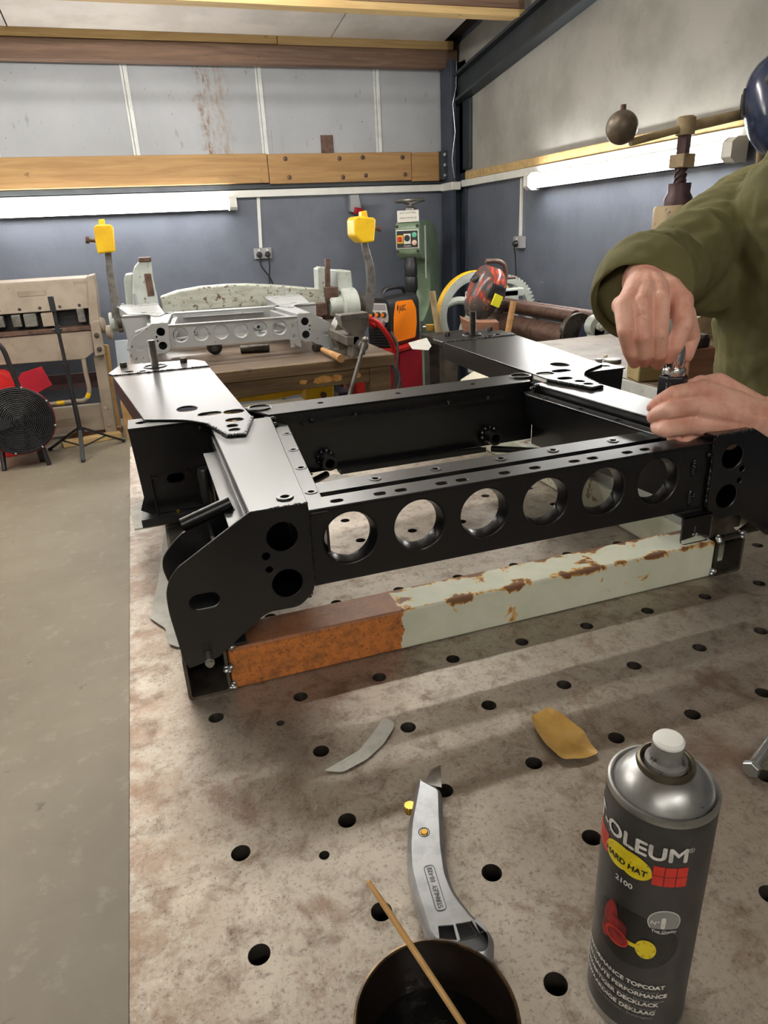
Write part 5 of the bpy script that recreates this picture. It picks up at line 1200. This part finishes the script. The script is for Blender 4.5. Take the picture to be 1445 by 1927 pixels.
# grinding/fabrication bench that carries the block and mallet
dst = thing('steel_trestle', 'dark steel trestle standing behind the far mount plate', 'trestle', (1.75, 3.0, 0))
mk('trestle_top', G().box(1.56, 2.02, 2.92, 3.25, .755, .79), MAT['dsteel'], dst, bevel=.004)
for x, y in ((1.62, 2.97), (1.97, 2.97), (1.62, 3.20), (1.97, 3.20)): mk('leg', G().box(x - .04, x + .04, y - .04, y + .04, 0, .755), MAT['dsteel'], dst)
q0 = ay(880, 625, 3.02)
tag(mk('wooden_block', G().prism([(1.76, 3.05, .7905), (1.975, 3.03, .7905), (1.975, 3.03, .845), (1.80, 3.05, .855), (1.74, 3.06, .885)], (.05, .13, 0)), MAT['woodblock'], loc=(1.85, 3.05, .79), bevel=.004), 'reddish brown timber block on the steel trestle below the flame mask', 'block')
tag(mk('tool_handle', G().cyl(ay(955, 628, 2.99) * 1, ay(966, 567, 2.99), .018, n=14), MAT['handle'], loc=tuple(ay(955, 628, 2.99))), 'plain wooden tool handle standing upright beside the timber block', 'handle')
tag(mk('leaning_pole', G().tube([Vector((1.76, 3.62, .01)), ay(826, 640, 3.66), ay(813, 548, 3.68)], [.018, .018, .022], 10), MAT['gold'], loc=(1.76, 3.62, 0)), 'long tan steel bar leaning in front of the green machine', 'bar')
tag(mk('cream_drum', G().lathe([(.15, 0), (.21, .03), (.22, .30), (.215, .52), (.19, .60), (.12, .645), (0, .65)], (1.74, 2.62, 0), (0, 0, 1), 40), MAT['cream'], loc=(1.74, 2.62, 0)), 'cream rounded drum on the floor showing under the far mount plate', 'drum')

# ---------------------------------------------------------------- welding masks
def mask(name, c, rot, s, mat, label, dark, extra=None):
    t = thing(name, label, 'welding mask', tuple(c)); m = Matrix.Translation(Vector(c)) @ rot.to_matrix().to_4x4()
    def shell(off, z0, z1, a0, a1, nz=14, na=22, th=.004):
        vs = []; fs = []
        for lay in (0, 1):
            for i in range(nz + 1):
                z = z0 + (z1 - z0) * i / nz; k = max(0, 1 - (abs(z + .01) / .19) ** 3.2)
                rx = (.118 + off - lay * th) * k ** .55; ry = (.15 + off - lay * th) * k ** .5 * (1 - .25 * (z < 0) * abs(z) / .17)
                for j in range(na + 1):
                    a = a0 + (a1 - a0) * j / na; vs.append(Vector((rx * math.sin(a), -ry * math.cos(a) + .03, z)))
        w = na + 1; M_ = (nz + 1) * w
        for i in range(nz):
            for j in range(na):
                f = (i * w + j, i * w + j + 1, (i + 1) * w + j + 1, (i + 1) * w + j); fs.append(f); fs.append(tuple(x + M_ for x in reversed(f)))
        for i in range(nz): fs.append((i * w, (i + 1) * w, (i + 1) * w + M_, i * w + M_)); fs.append(((i + 1) * w + na, i * w + na, i * w + na + M_, (i + 1) * w + na + M_))
        for j in range(na): fs.append((j + 1, j, j + M_, j + 1 + M_)); fs.append((nz * w + j, nz * w + j + 1, nz * w + j + 1 + M_, nz * w + j + M_))
        return G().add([v * s for v in vs], fs).xf(m)
    sh = mk('shell', shell(0, -.185, .16, -1.75, 1.75), mat, t)
    mk('visor_frame', shell(.006, -.035, .06, -.55, .55, 6, 12, .01), MAT['blackplastic'], sh)
    mk('visor_glass', shell(.008, -.02, .045, -.42, .42, 4, 10, .003), M(name + '_glass', dark, rough=.1), sh)
    for sx_ in (-1, 1): mk('pivot_knob', G().lathe([(.024, 0), (.024, .012), (.014, .018), (0, .018)], Vector((sx_ * .116, .02, .05)) * s, (sx_, 0, 0), 18).xf(m), MAT['blackplastic'], t)
    mk('headband', G().torus(Vector((0, .06, .06)) * s, (0, .3, 1), .085 * s, .008, n=30, m=6).xf(m), MAT['blackplastic'], t)
    return t, m
def flame_mat():
    k = N('flame_print_shell'); x, y, z = k.xyz()
    f = k.noise(14, 5, (1.4, 1.4, .5), .6, 1.5); band = k.ramp(z, .02, .09)
    c = k.mix(k.mul(k.mul(k.ramp(f, .46, .58), k.rng(z, -.06, .0, 0, 1)), .9), lin((84, 80, 78)), lin((188, 62, 48)))
    c = k.mix(k.mul(k.ramp(f, .58, .68), .8), c, lin((240, 150, 100)))
    k.col(c); k.b.inputs['Roughness'].default_value = .2; return k.m
mt, mm_ = mask('welding_mask', ay(915, 550, 3.30), Euler((.15, .38, .30)), .92, flame_mat(), 'grey welding mask with red flame print hung on the slip rolls', (40, 40, 44))
mk('yellow_sticker', G().box(-.035, .030, -.1245, -.112, -.065, .005).xf(mm_), M('yellow_label', (232, 226, 50), rough=.5), mt)
MAT['bluemask'] = M('glossy_dark_blue_shell', (44, 56, 84), (30, 38, 56), sc=7, rough=.16)

# ---------------------------------------------------------------- screw press on the side bench
PY = 2.0
pr_ = thing('screw_press', 'tan cast iron fly press with ball weight on its horizontal arm', 'press', (2.42, PY + .15, .852))
bw = ay(1170, 240, PY)
mk('ball_weight', G().sphere(bw, .064, 28, 18), M('brown_cast_ball', (110, 98, 82), (90, 78, 66), sc=20, rough=.4, metal=.3), pr_)
mk('ball_stud', G().cyl(bw + Vector((0, 0, .055)), bw + Vector((0, 0, .082)), .011, n=12), MAT['rust'], pr_)
c0 = ay(1186, 268, PY); c1 = ay(1290, 240, PY - .02); c2 = ay(1405, 213, PY - .06)
mk('swing_arm', G().tube([c0, c1], .015, 14).tube([c1, c2], .021, 14), MAT['gold'], pr_)
mk('arm_boss', G().lathe([(.032, -.03), (.038, -.028), (.038, .035), (.030, .042), (0, .043)], c1, (0, 0, 1), 22), MAT['gold'], pr_)
s0 = Vector((c1.x, c1.y, c1.z)); zz = lambda v: ay(1284, v, PY - .02).z
mk('square_shaft', G().obox((s0.x, s0.y, (zz(250) + zz(292)) / 2), (.042, .042, zz(250) - zz(292)), Euler((0, 0, .4)).to_matrix()), MAT['purple_steel'], pr_, bevel=.004)
mk('stop_nut', G().obox((s0.x, s0.y, (zz(290) + zz(316)) / 2), (.075, .075, zz(290) - zz(316)), Euler((0, 0, .2)).to_matrix()), MAT['gold'], pr_, bevel=.004)
g = G().cyl((s0.x, s0.y, zz(350)), (s0.x, s0.y, zz(312)), .020, n=16)
for st_ in range(4):
    pts = [Vector((s0.x + .021 * math.cos(a), s0.y + .021 * math.sin(a), zz(348) + (zz(314) - zz(348)) * t)) for t, a in [(j / 20, st_ * PI / 2 + j / 20 * 4.5) for j in range(21)]]
    g.tube(pts, .0055, 6)
mk('screw_thread', g, MAT['purple_steel'], pr_)
mk('collar', G().lathe([(.058, zz(388)), (.058, zz(372)), (.046, zz(362)), (.048, zz(345)), (0, zz(345))], (s0.x, s0.y, 0), (0, 0, 1), 28), MAT['purple_steel'], pr_)
z385 = zz(386)
mk('head_casting', G().lathe([(.10, 1.20), (.105, 1.22), (.105, z385 - .01), (.098, z385), (0, z385)], (s0.x + .01, s0.y, 0), (0, 0, 1), 32), MAT['gold'], pr_)
cf = [(0, z385 - .005), (.30, z385 - .02), (.42, 1.30), (.44, 1.1), (.42, .90), (.44, .852), (-.12, .852), (-.12, .90), (.10, .94), (.20, 1.0), (.22, 1.1), (.16, 1.18), (0, 1.2)]
mk('c_frame', G().plate(roundpoly(cf, .03, 4), [], (s0.x + .01, s0.y - .09, 0), (1, 0, 0), (0, 0, 1), (0, 1, 0), .18), MAT['gold'], pr_, bevel=.015)
mk('slide', G().obox((s0.x, s0.y, 1.12), (.05, .05, .16)), MAT['steel'], pr_)
mk('hanging_bar', G().tube([ay(1432, 232, PY - .06), ay(1432, 262, PY - .06), ay(1428, 340, PY - .06)], .017, 12).cyl(c2, ay(1432, 207, PY - .06), .021, n=14), MAT['gold'], pr_)
bmk, _ = mask('welding_mask', ay(1462, 192, PY - .22), Euler((.1, -.12, -2.75)), 1.05, MAT['bluemask'], 'glossy dark blue welding mask at the top right edge beside the fly press arm', (30, 30, 34))

# ---------------------------------------------------------------- side bench and things on it
sb = thing('side_bench', 'steel side bench with pale painted edge at the right, behind the hands', 'bench', (2.2, 1.6, 0))
mk('bench_top', G().box(1.58, 2.76, 1.05, 2.24, .812, .850), M('oily_brown_bench_top', (128, 112, 92), (98, 84, 68), sc=7, rough=.45), sb, bevel=.004)
fb = mk('edge_plate', G().box(1.57, 1.5799, 1.05, 1.95, .742, .846), MAT['white_paint'], sb, bevel=.002)
for k, (y, h) in enumerate(((1.33, .03), (1.30, .04), (1.27, .025), (1.22, .035), (1.20, .03))): mk('paint_mark', G().obox((1.5692, y, .768), (.001, .012, h), Euler((.35 * (-1) ** k, 0, 0)).to_matrix()), MAT['dark_print'], fb)
mk('red_drawer', G().box(1.60, 2.2, 1.08, 1.95, .55, .742), MAT['crimson'], sb, bevel=.006)
for x, y in ((1.64, 1.12), (2.70, 1.12), (1.64, 2.18), (2.70, 2.18)): mk('leg', G().box(x - .04, x + .04, y - .04, y + .04, 0, .812), MAT['dsteel'], sb)
def puck(u, v, r, h, m, label, n=24, cat='part'):
    p = az(u, v, .8505); tag(mk('steel_disc' if n > 8 else 'hex_nut', G().lathe([(r * .96, 0), (r, .002), (r, h - .002), (r * .96, h), (0, h)], p, (0, 0, 1), n), m, loc=tuple(p)), label, cat)
puck(1152, 682, .034, .014, MAT['steel'], 'flat round steel disc on the side bench')
puck(1139, 674, .008, .014, MAT['cream'], 'tiny cream nub beside the round steel disc')
puck(1180, 664, .016, .022, MAT['zinc'], 'shiny steel spacer behind the round disc on the side bench')
puck(1126, 690, .013, .03, MAT['zinc'], 'upright zinc stud near the edge of the side bench', 6)
p = az(1220, 716, .8505)
MAT['yellow_wood'] = timber('yellowish_wood_block', (172, 154, 104), (150, 132, 86), (100, 84, 54))
tag(mk('wooden_block', G().obox((p.x + .045, p.y + .02, .8505 + .036), (.17, .10, .072), Euler((0, 0, -.25)).to_matrix()), MAT['yellow_wood'], loc=(p.x, p.y, .85), bevel=.006), 'yellowish timber block lying on the side bench behind the ratchet hand', 'block')
p = az(1312, 718, .8505)
tag(mk('wooden_block', G().obox((p.x + .012, p.y + .03, .8505 + .056), (.11, .09, .112), Euler((0, 0, -.15)).to_matrix()), MAT['woodblock'], loc=(p.x, p.y, .85), bevel=.005), 'orange brown timber block standing upright on the side bench', 'block')
vb = thing('drill_vise', 'small dark machine vise on the orange timber block', 'vise', (p.x, p.y + .03, .9635))
mk('vise_body', G().obox((p.x - .01, p.y + .03, .9785), (.085, .06, .03)), MAT['dsteel'], vb, bevel=.003)
mk('vise_jaw', G().obox((p.x + .015, p.y + .03, .9995), (.02, .06, .012)).obox((p.x - .03, p.y + .03, .9995), (.02, .06, .012)), MAT['dsteel'], vb, bevel=.002)
mk('vise_nut', G().lathe([(.014, 0), (.014, .01), (.008, .014), (0, .014)], (p.x - .035, p.y + .03, 1.0055), (0, 0, 1), 6), MAT['zinc'], vb)
p = az(1366, 700, .8505); dk = thing('steel_roller', 'grey round steel roller end on the side bench beside the press', 'roller', (p.x, p.y, .8505))
mk('roller', G().cyl((p.x, p.y, .8815), (p.x + .16, p.y + .10, .8815), .030, n=28), MAT['steel'], dk, bevel=.003); mk('roller_pin', G().cyl((p.x - .004, p.y - .003, .8815), (p.x + .01, p.y + .006, .8815), .004, n=10), MAT['dsteel'], dk)
p = az(1370, 716, .8505); tag(mk('steel_strip', G().obox((p.x, p.y, .8545), (.16, .03, .008), Euler((0, 0, .35)).to_matrix()), MAT['cream'], loc=(p.x, p.y, .85)), 'thin pale strip lying on the side bench in front of the roller', 'strip')
# ================================================================= the mechanic (leaning in from the right, facing left)
def skin_mat():
    k = N('work_worn_skin')
    c = k.mix(k.ramp(k.noise(28, 5), .40, .62), lin((236, 186, 164)), lin((220, 158, 138)))
    c = k.mix(k.mul(k.ramp(k.noise(60, 5, None, .7), .60, .70), .5), c, lin((172, 118, 98)))
    c = k.mix(k.mul(k.ramp(k.noise(22, 4), .70, .78), .6), c, lin((90, 66, 56)))
    k.col(c); k.b.inputs['Roughness'].default_value = .5
    k.b.inputs['Subsurface Weight'].default_value = .08; k.b.inputs['Subsurface Radius'].default_value = (.008, .003, .002)
    k.bump(k.noise(190, 5, None, .7), .35, .0012); return k.m
MAT['skin'] = skin_mat()
MAT['nail'] = M('fingernail', (206, 150, 136), rough=.3)
def hoodie_mat():
    k = N('olive_fleece'); c = k.mix(k.ramp(k.noise(5, 6), .35, .65), lin((104, 99, 60)), lin((84, 80, 47)))
    c = k.mix(k.mul(k.ramp(k.noise(8, 4), .62, .74), .5), c, lin((124, 112, 70)))
    k.col(c); k.b.inputs['Roughness'].default_value = .9; k.b.inputs['Sheen Weight'].default_value = .35; k.b.inputs['Sheen Tint'].default_value = lin((150, 150, 100))
    k.bump(k.noise(260, 3), .3, .001); return k.m
MAT['olive'] = hoodie_mat()
def cap(g, p0, p1, r0, r1=None, n=14):
    """tapered capsule"""
    r1 = r0 if r1 is None else r1; p0 = Vector(p0); p1 = Vector(p1)
    g.sphere(p0, r0, n, 9); g.sphere(p1, r1, n, 9)
    if (p1 - p0).length > 1e-5: g.cyl(p0, p1, r0, r1, n)
def chain(g, pts, rs):
    for i in range(len(pts) - 1): cap(g, pts[i], pts[i + 1], rs[i], rs[i + 1])
def remesh(o, vox, smooth, it):
    r = o.modifiers.new('remesh', 'REMESH'); r.mode = 'VOXEL'; r.voxel_size = vox; r.use_smooth_shade = True
    s = o.modifiers.new('smooth', 'SMOOTH'); s.factor = smooth; s.iterations = it
pe = thing('person', 'mechanic in an olive green hoodie turning a ratchet on the black frame with both hands', 'person', (1.42, .50, 0))
b = G()
# trunk, head, legs
cap(b, (1.40, .50, .95), (1.38, .50, 1.15), .07, .07); cap(b, (1.38, .50, 1.15), (1.37, .50, 1.36), .07, .075)
cap(b, (1.38, .36, 1.38), (1.38, .64, 1.38), .055); cap(b, (1.40, .5, 1.42), (1.44, .5, 1.60), .060, .056)
HEAD0 = len(b.v)
b.sphere((1.315, .50, 1.695), .098, 24, 18, (.98, .80, 1.18)); b.sphere((1.285, .50, 1.655), .07, 18, 12, (.9, .85, 1.0))
cap(b, (1.222, .50, 1.705), (1.203, .50, 1.675), .009, .015); cap(b, (1.222, .535, 1.728), (1.222, .465, 1.728), .014)
b.sphere((1.235, .50, 1.605), .028, 12, 8); cap(b, (1.222, .518, 1.637), (1.222, .482, 1.637), .009)
for s in (-1, 1): b.sphere((1.330, .50 + s * .082, 1.695), .032, 12, 8, (.7, .3, 1.05))
HM = Matrix.Translation((.10, 0, -.03)) @ Matrix.Translation((1.345, .5, 1.62)) @ Matrix.Rotation(-.30, 4, 'Y') @ Matrix.Translation((-1.345, -.5, -1.62))
b.v[HEAD0:] = [HM @ v for v in b.v[HEAD0:]]
for s in (-1, 1):
    chain(b, [(1.41, .50 + s * .09, .93), (1.38, .50 + s * .11, .50), (1.43, .50 + s * .12, .10)], [.060, .045, .035])
    cap(b, (1.45, .50 + s * .12, .05), (1.26, .50 + s * .13, .04), .045, .036)
# right arm (far), down to the ratchet
WR = ay(1214, 528, .205); EL = Vector((1.06, .56, 1.275))
chain(b, [(1.38, .70, 1.385), EL, WR], [.062, .048, .034])
def J(u, v, y): return ay(u, v, y)
rh = {'pinky': [J(1173, 578, .135), J(1177, 622, .110), J(1186, 660, .118), J(1194, 682, .140)],
      'ring': [J(1207, 572, .128), J(1209, 632, .100), J(1211, 664, .112), J(1214, 680, .140)],
      'middle': [J(1241, 567, .126), J(1241, 626, .098), J(1240, 664, .110), J(1238, 684, .140)],
      'index': [J(1284, 566, .130), J(1285, 616, .104), J(1270, 650, .106), J(1258, 672, .118)]}
rr_ = {'pinky': .0112, 'ring': .0119, 'middle': .0120, 'index': .0128}
for f, pts in rh.items():
    r0 = rr_[f]; chain(b, pts, [r0 * 1.18, r0 * 1.02, r0 * .95, r0 * .80])
    chain(b, [WR + (pts[0] - WR) * .12, WR.lerp(pts[0], .6) + Vector((0, -.004, .004)), pts[0]], [.025, .0185, r0 * 1.12])
chain(b, [WR + Vector((.0, .0, -.005)), J(1284, 592, .165), J(1298, 634, .180), J(1290, 668, .172)], [.026, .0185, .0155, .0120])   # thumb
chain(b, [rh['pinky'][0] + Vector((.012, .020, .0)), rh['index'][0] + Vector((-.004, .022, 0))], [.014, .017])
# left arm (near), bare forearm, fingers steadying the socket
WL = ay(1447, 798, .085); ELl = Vector((1.22, .17, 1.12))
chain(b, [(1.37, .30, 1.40), ELl], [.060, .048]); chain(b, [ELl, Vector((1.02, .115, 1.085)), WL], [.048, .047, .037])
cap(b, WL + Vector((0, 0, .012)), WL - Vector((0, 0, .012)), .031)
lh = {'index': [J(1322, 732, .078), J(1268, 741, .070), J(1243, 755, .085), J(1230, 766, .100)],
      'middle': [J(1306, 764, .070), J(1258, 772, .058), J(1238, 779, .074), J(1229, 785, .092)],
      'ring': [J(1304, 800, .070), J(1252, 808, .056), J(1240, 806, .074), J(1236, 802, .095)],
      'pinky': [J(1312, 834, .078), J(1286, 836, .066), J(1268, 824, .085), J(1262, 812, .105)]}
lr = {'index': .0108, 'middle': .0113, 'ring': .0114, 'pinky': .0102}
for f, pts in lh.items():
    r0 = lr[f]; chain(b, pts, [r0 * 1.22, r0 * 1.06, r0 * .95, r0 * .82])
    chain(b, [WL + (pts[0] - WL) * .05, WL.lerp(pts[0], .55) + Vector((0, -.003, 0)), pts[0]], [.028, .0225, r0 * 1.28])
chain(b, [WL + Vector((0, .012, .008)), J(1350, 725, .125), J(1305, 730, .150), J(1288, 742, .158)], [.026, .019, .0150, .0120])
cap(b, lh['index'][0] + Vector((.01, .014, -.002)), lh['pinky'][0] + Vector((.01, .014, .004)), .018)
body = mk('body', b, MAT['skin'], pe); remesh(body, .00165, .5, 3)
# fingernails
def nail(p, q, side, w):
    d = (q - p).normalized(); c = q + d * .004 + side * .0092; up = side.normalized(); a = d.cross(up).normalized(); up = a.cross(d)
    mk('fingernail', G().sphere(c, 1, 12, 8, (.0075, w, .0026), Matrix((d, a, up)).transposed()), MAT['nail'], pe)
tocam = lambda p: (CP - p).normalized()
nail(rh['index'][2], rh['index'][3], tocam(rh['index'][3]) * 1.0, .0062)
nail(rh['pinky'][2], rh['pinky'][3] + Vector((0, 0, .004)), (tocam(rh['pinky'][3]) + Vector((0, 0, -.5))).normalized(), .0052)
nail(rh['middle'][2], rh['middle'][3] + Vector((0, 0, .003)), (tocam(rh['middle'][3]) + Vector((0, 0, -.6))).normalized(), .0055)
nail(lh['index'][2], lh['index'][3], (tocam(lh['index'][3]) + Vector((-1, 0, .4))).normalized(), .0050)
nail(lh['middle'][2], lh['middle'][3], (tocam(lh['middle'][3]) + Vector((-1, 0, .2))).normalized(), .0050)
# hair, eyes
g = G(); g.sphere((1.345, .50, 1.745), .088, 24, 16, (1.0, .88, .85)); g.sphere((1.375, .50, 1.69), .075, 18, 12, (.8, .95, 1.1)); g.xf(HM); hr = mk('hair', g, M('short_brown_hair', (70, 54, 42), (52, 40, 30), sc=40, rough=.8, bump=.5, bsc=120), pe); remesh(hr, .006, .5, 3)
for s in (-1, 1): mk('eye', G().sphere((1.232, .50 + s * .033, 1.703), .0125, 14, 10).xf(HM), M('eye_white', (226, 222, 214), rough=.2), pe); mk('iris', G().sphere((1.2225, .50 + s * .033, 1.703), .006, 10, 8).xf(HM), MAT['dark_print'], pe)
# hoodie
h = G()
cap(h, (1.40, .50, .93), (1.37, .50, 1.18), .160, .165); cap(h, (1.37, .50, 1.18), (1.36, .50, 1.36), .165, .165)
cap(h, (1.40, .42, .95), (1.38, .40, 1.25), .12, .12); cap(h, (1.40, .58, .95), (1.38, .60, 1.25), .12, .12)
cap(h, (1.385, .34, 1.375), (1.395, .66, 1.375), .100); cap(h, (1.40, .42, 1.50), (1.40, .58, 1.50), .065); cap(h, (1.30, .45, 1.49), (1.30, .55, 1.49), .035)
CUF = ay(1192, 540, .245)
dirf = (CUF - EL).normalized()
chain(h, [(1.385, .70, 1.375), (1.24, .645, 1.335), EL + Vector((.0, 0, .0)), EL.lerp(CUF, .5) + Vector((-.005, 0, .0)), CUF - dirf * .02], [.100, .092, .078, .070, .060])
cap(h, (1.30, .62, 1.24), (1.16, .60, 1.24), .09, .075)
# fabric folds along the sleeve
side_ = dirf.cross(Vector((0, 0, 1))).normalized()
for t, tilt, rr2 in ((.12, .5, .078), (.32, -.4, .075), (.52, .45, .072), (.70, -.35, .068), (.85, .3, .064)):
    c = EL.lerp(CUF, t); h.torus(c, (dirf + side_ * tilt).normalized(), rr2 * .93, .013, n=28, m=8)
for t, tilt in ((.35, .5), (.62, -.5), (.85, .4)):
    c = Vector((1.37, .70, 1.37)).lerp(EL, t); d = (EL - Vector((1.37, .70, 1.37))).normalized(); h.torus(c, (d + Vector((0, 0, tilt))).normalized(), .084, .014, n=28, m=8)
# rolled left sleeve above the bare forearm
chain(h, [(1.36, .30, 1.40), ELl + Vector((.01, .0, .03))], [.108, .080]); h.torus(ELl + Vector((-.02, 0, .0)), (-1, -.2, -.3), .060, .018, n=26, m=8)
ho = mk('hoodie', h, MAT['olive'], pe); remesh(ho, .006, .6, 9)
tx = bpy.data.textures.new('fabric_folds', 'CLOUDS'); tx.noise_scale = .085; tx.noise_depth = 2
dm = ho.modifiers.new('folds', 'DISPLACE'); dm.texture = tx; dm.strength = .030; dm.mid_level = .5; dm.texture_coords = 'LOCAL'
# ribbed cuff
cu = G(); ax_ = (dirf + Vector((-.05, -.05, -.55))).normalized()
cu.lathe([(.070, -.055), (.074, -.035), (.074, -.010), (.071, .022), (.067, .030), (.062, .028), (.061, .0), (.063, -.05)], CUF + Vector((.004, -.01, -.008)), ax_, 48, closed=True)
cf_ = mk('cuff', cu, MAT['olive'], pe); sd = cf_.modifiers.new('sub', 'SUBSURF'); sd.levels = 1; sd.render_levels = 2
tx2 = bpy.data.textures.new('cuff_folds', 'CLOUDS'); tx2.noise_scale = .05
d2 = cf_.modifiers.new('folds', 'DISPLACE'); d2.texture = tx2; d2.strength = .010; d2.texture_coords = 'LOCAL'
# trousers and boots
t = G(); cap(t, (1.41, .45, .93), (1.41, .55, .93), .15)
for s in (-1, 1): chain(t, [(1.41, .50 + s * .09, .90), (1.385, .50 + s * .11, .50), (1.43, .50 + s * .12, .12)], [.115, .088, .075])
tr_ = mk('trousers', t, M('dark_work_trousers', (46, 48, 54), (38, 40, 44), sc=20, rough=.85), pe); remesh(tr_, .008, .5, 4)
for s in (-1, 1):
    g = G(); cap(g, (1.45, .50 + s * .12, .058), (1.27, .50 + s * .13, .050), .057, .047); cap(g, (1.44, .50 + s * .12, .06), (1.44, .50 + s * .12, .14), .056, .06)
    bo_ = mk('boot', g, MAT['rubber'], pe); remesh(bo_, .008, .5, 3)

# ================================================================= ratchet, universal joint and socket in the hands
S0 = ay(1262, 752, .155); S1 = ay(1268, 700, .155); S2 = ay(1270, 664, .158); S3 = ay(1268, 600, .165)
ra = thing('socket_wrench', 'chrome ratchet joint with black hexagonal impact socket held in the hands', 'wrench', tuple(S0))
d = (S1 - S0).normalized()
MAT['impact'] = M('black_impact_steel', (30, 30, 34), rough=.35, metal=.5)
sk = mk('impact_socket', G().lathe([(.0165, -.012), (.0205, -.006), (.0215, 0), (.0215, .030), (.0195, .034), (0, .034)], S0 + d * .004, d, 6), MAT['impact'], ra, bevel=.0015)
mk('collar_ring', G().lathe([(.0165, .034), (.0168, .042), (.0150, .045), (0, .045)], S0 + d * .004, d, 28), MAT['chrome'], ra)
mk('joint_body', G().lathe([(.0125, .045), (.0135, .050), (.0135, .066), (.0115, .078), (0, .080)], S0 + d * .004, d, 24), MAT['chrome'], ra)
q = S0 + d * .064 + tocam(S1) * .0125; mk('joint_pin', G().lathe([(.0050, -.002), (.0050, .002), (.0030, .003), (0, .003)], q, tocam(S1), 18), MAT['chrome'], ra)
mk('drive_shaft', G().cyl(S0 + d * .075, S3, .0095, n=18), MAT['chrome'], ra)
vs, fs = text_mesh('3883', .0088, bold=.0001)
e1 = -d; nrm = tocam(S0); nrm = (nrm - d * nrm.dot(d)).normalized(); e2 = nrm.cross(e1)
mk('size_marking', G().add([S0 + d * .030 + nrm * .0197 + e1 * x + e2 * (y - .009) for x, y in vs], fs), MAT['pvc'], sk, smooth=False)
mk('fixing_bolt', G().cyl(S0 - d * .035, S0, .007, n=14), MAT['dsteel'], ra)
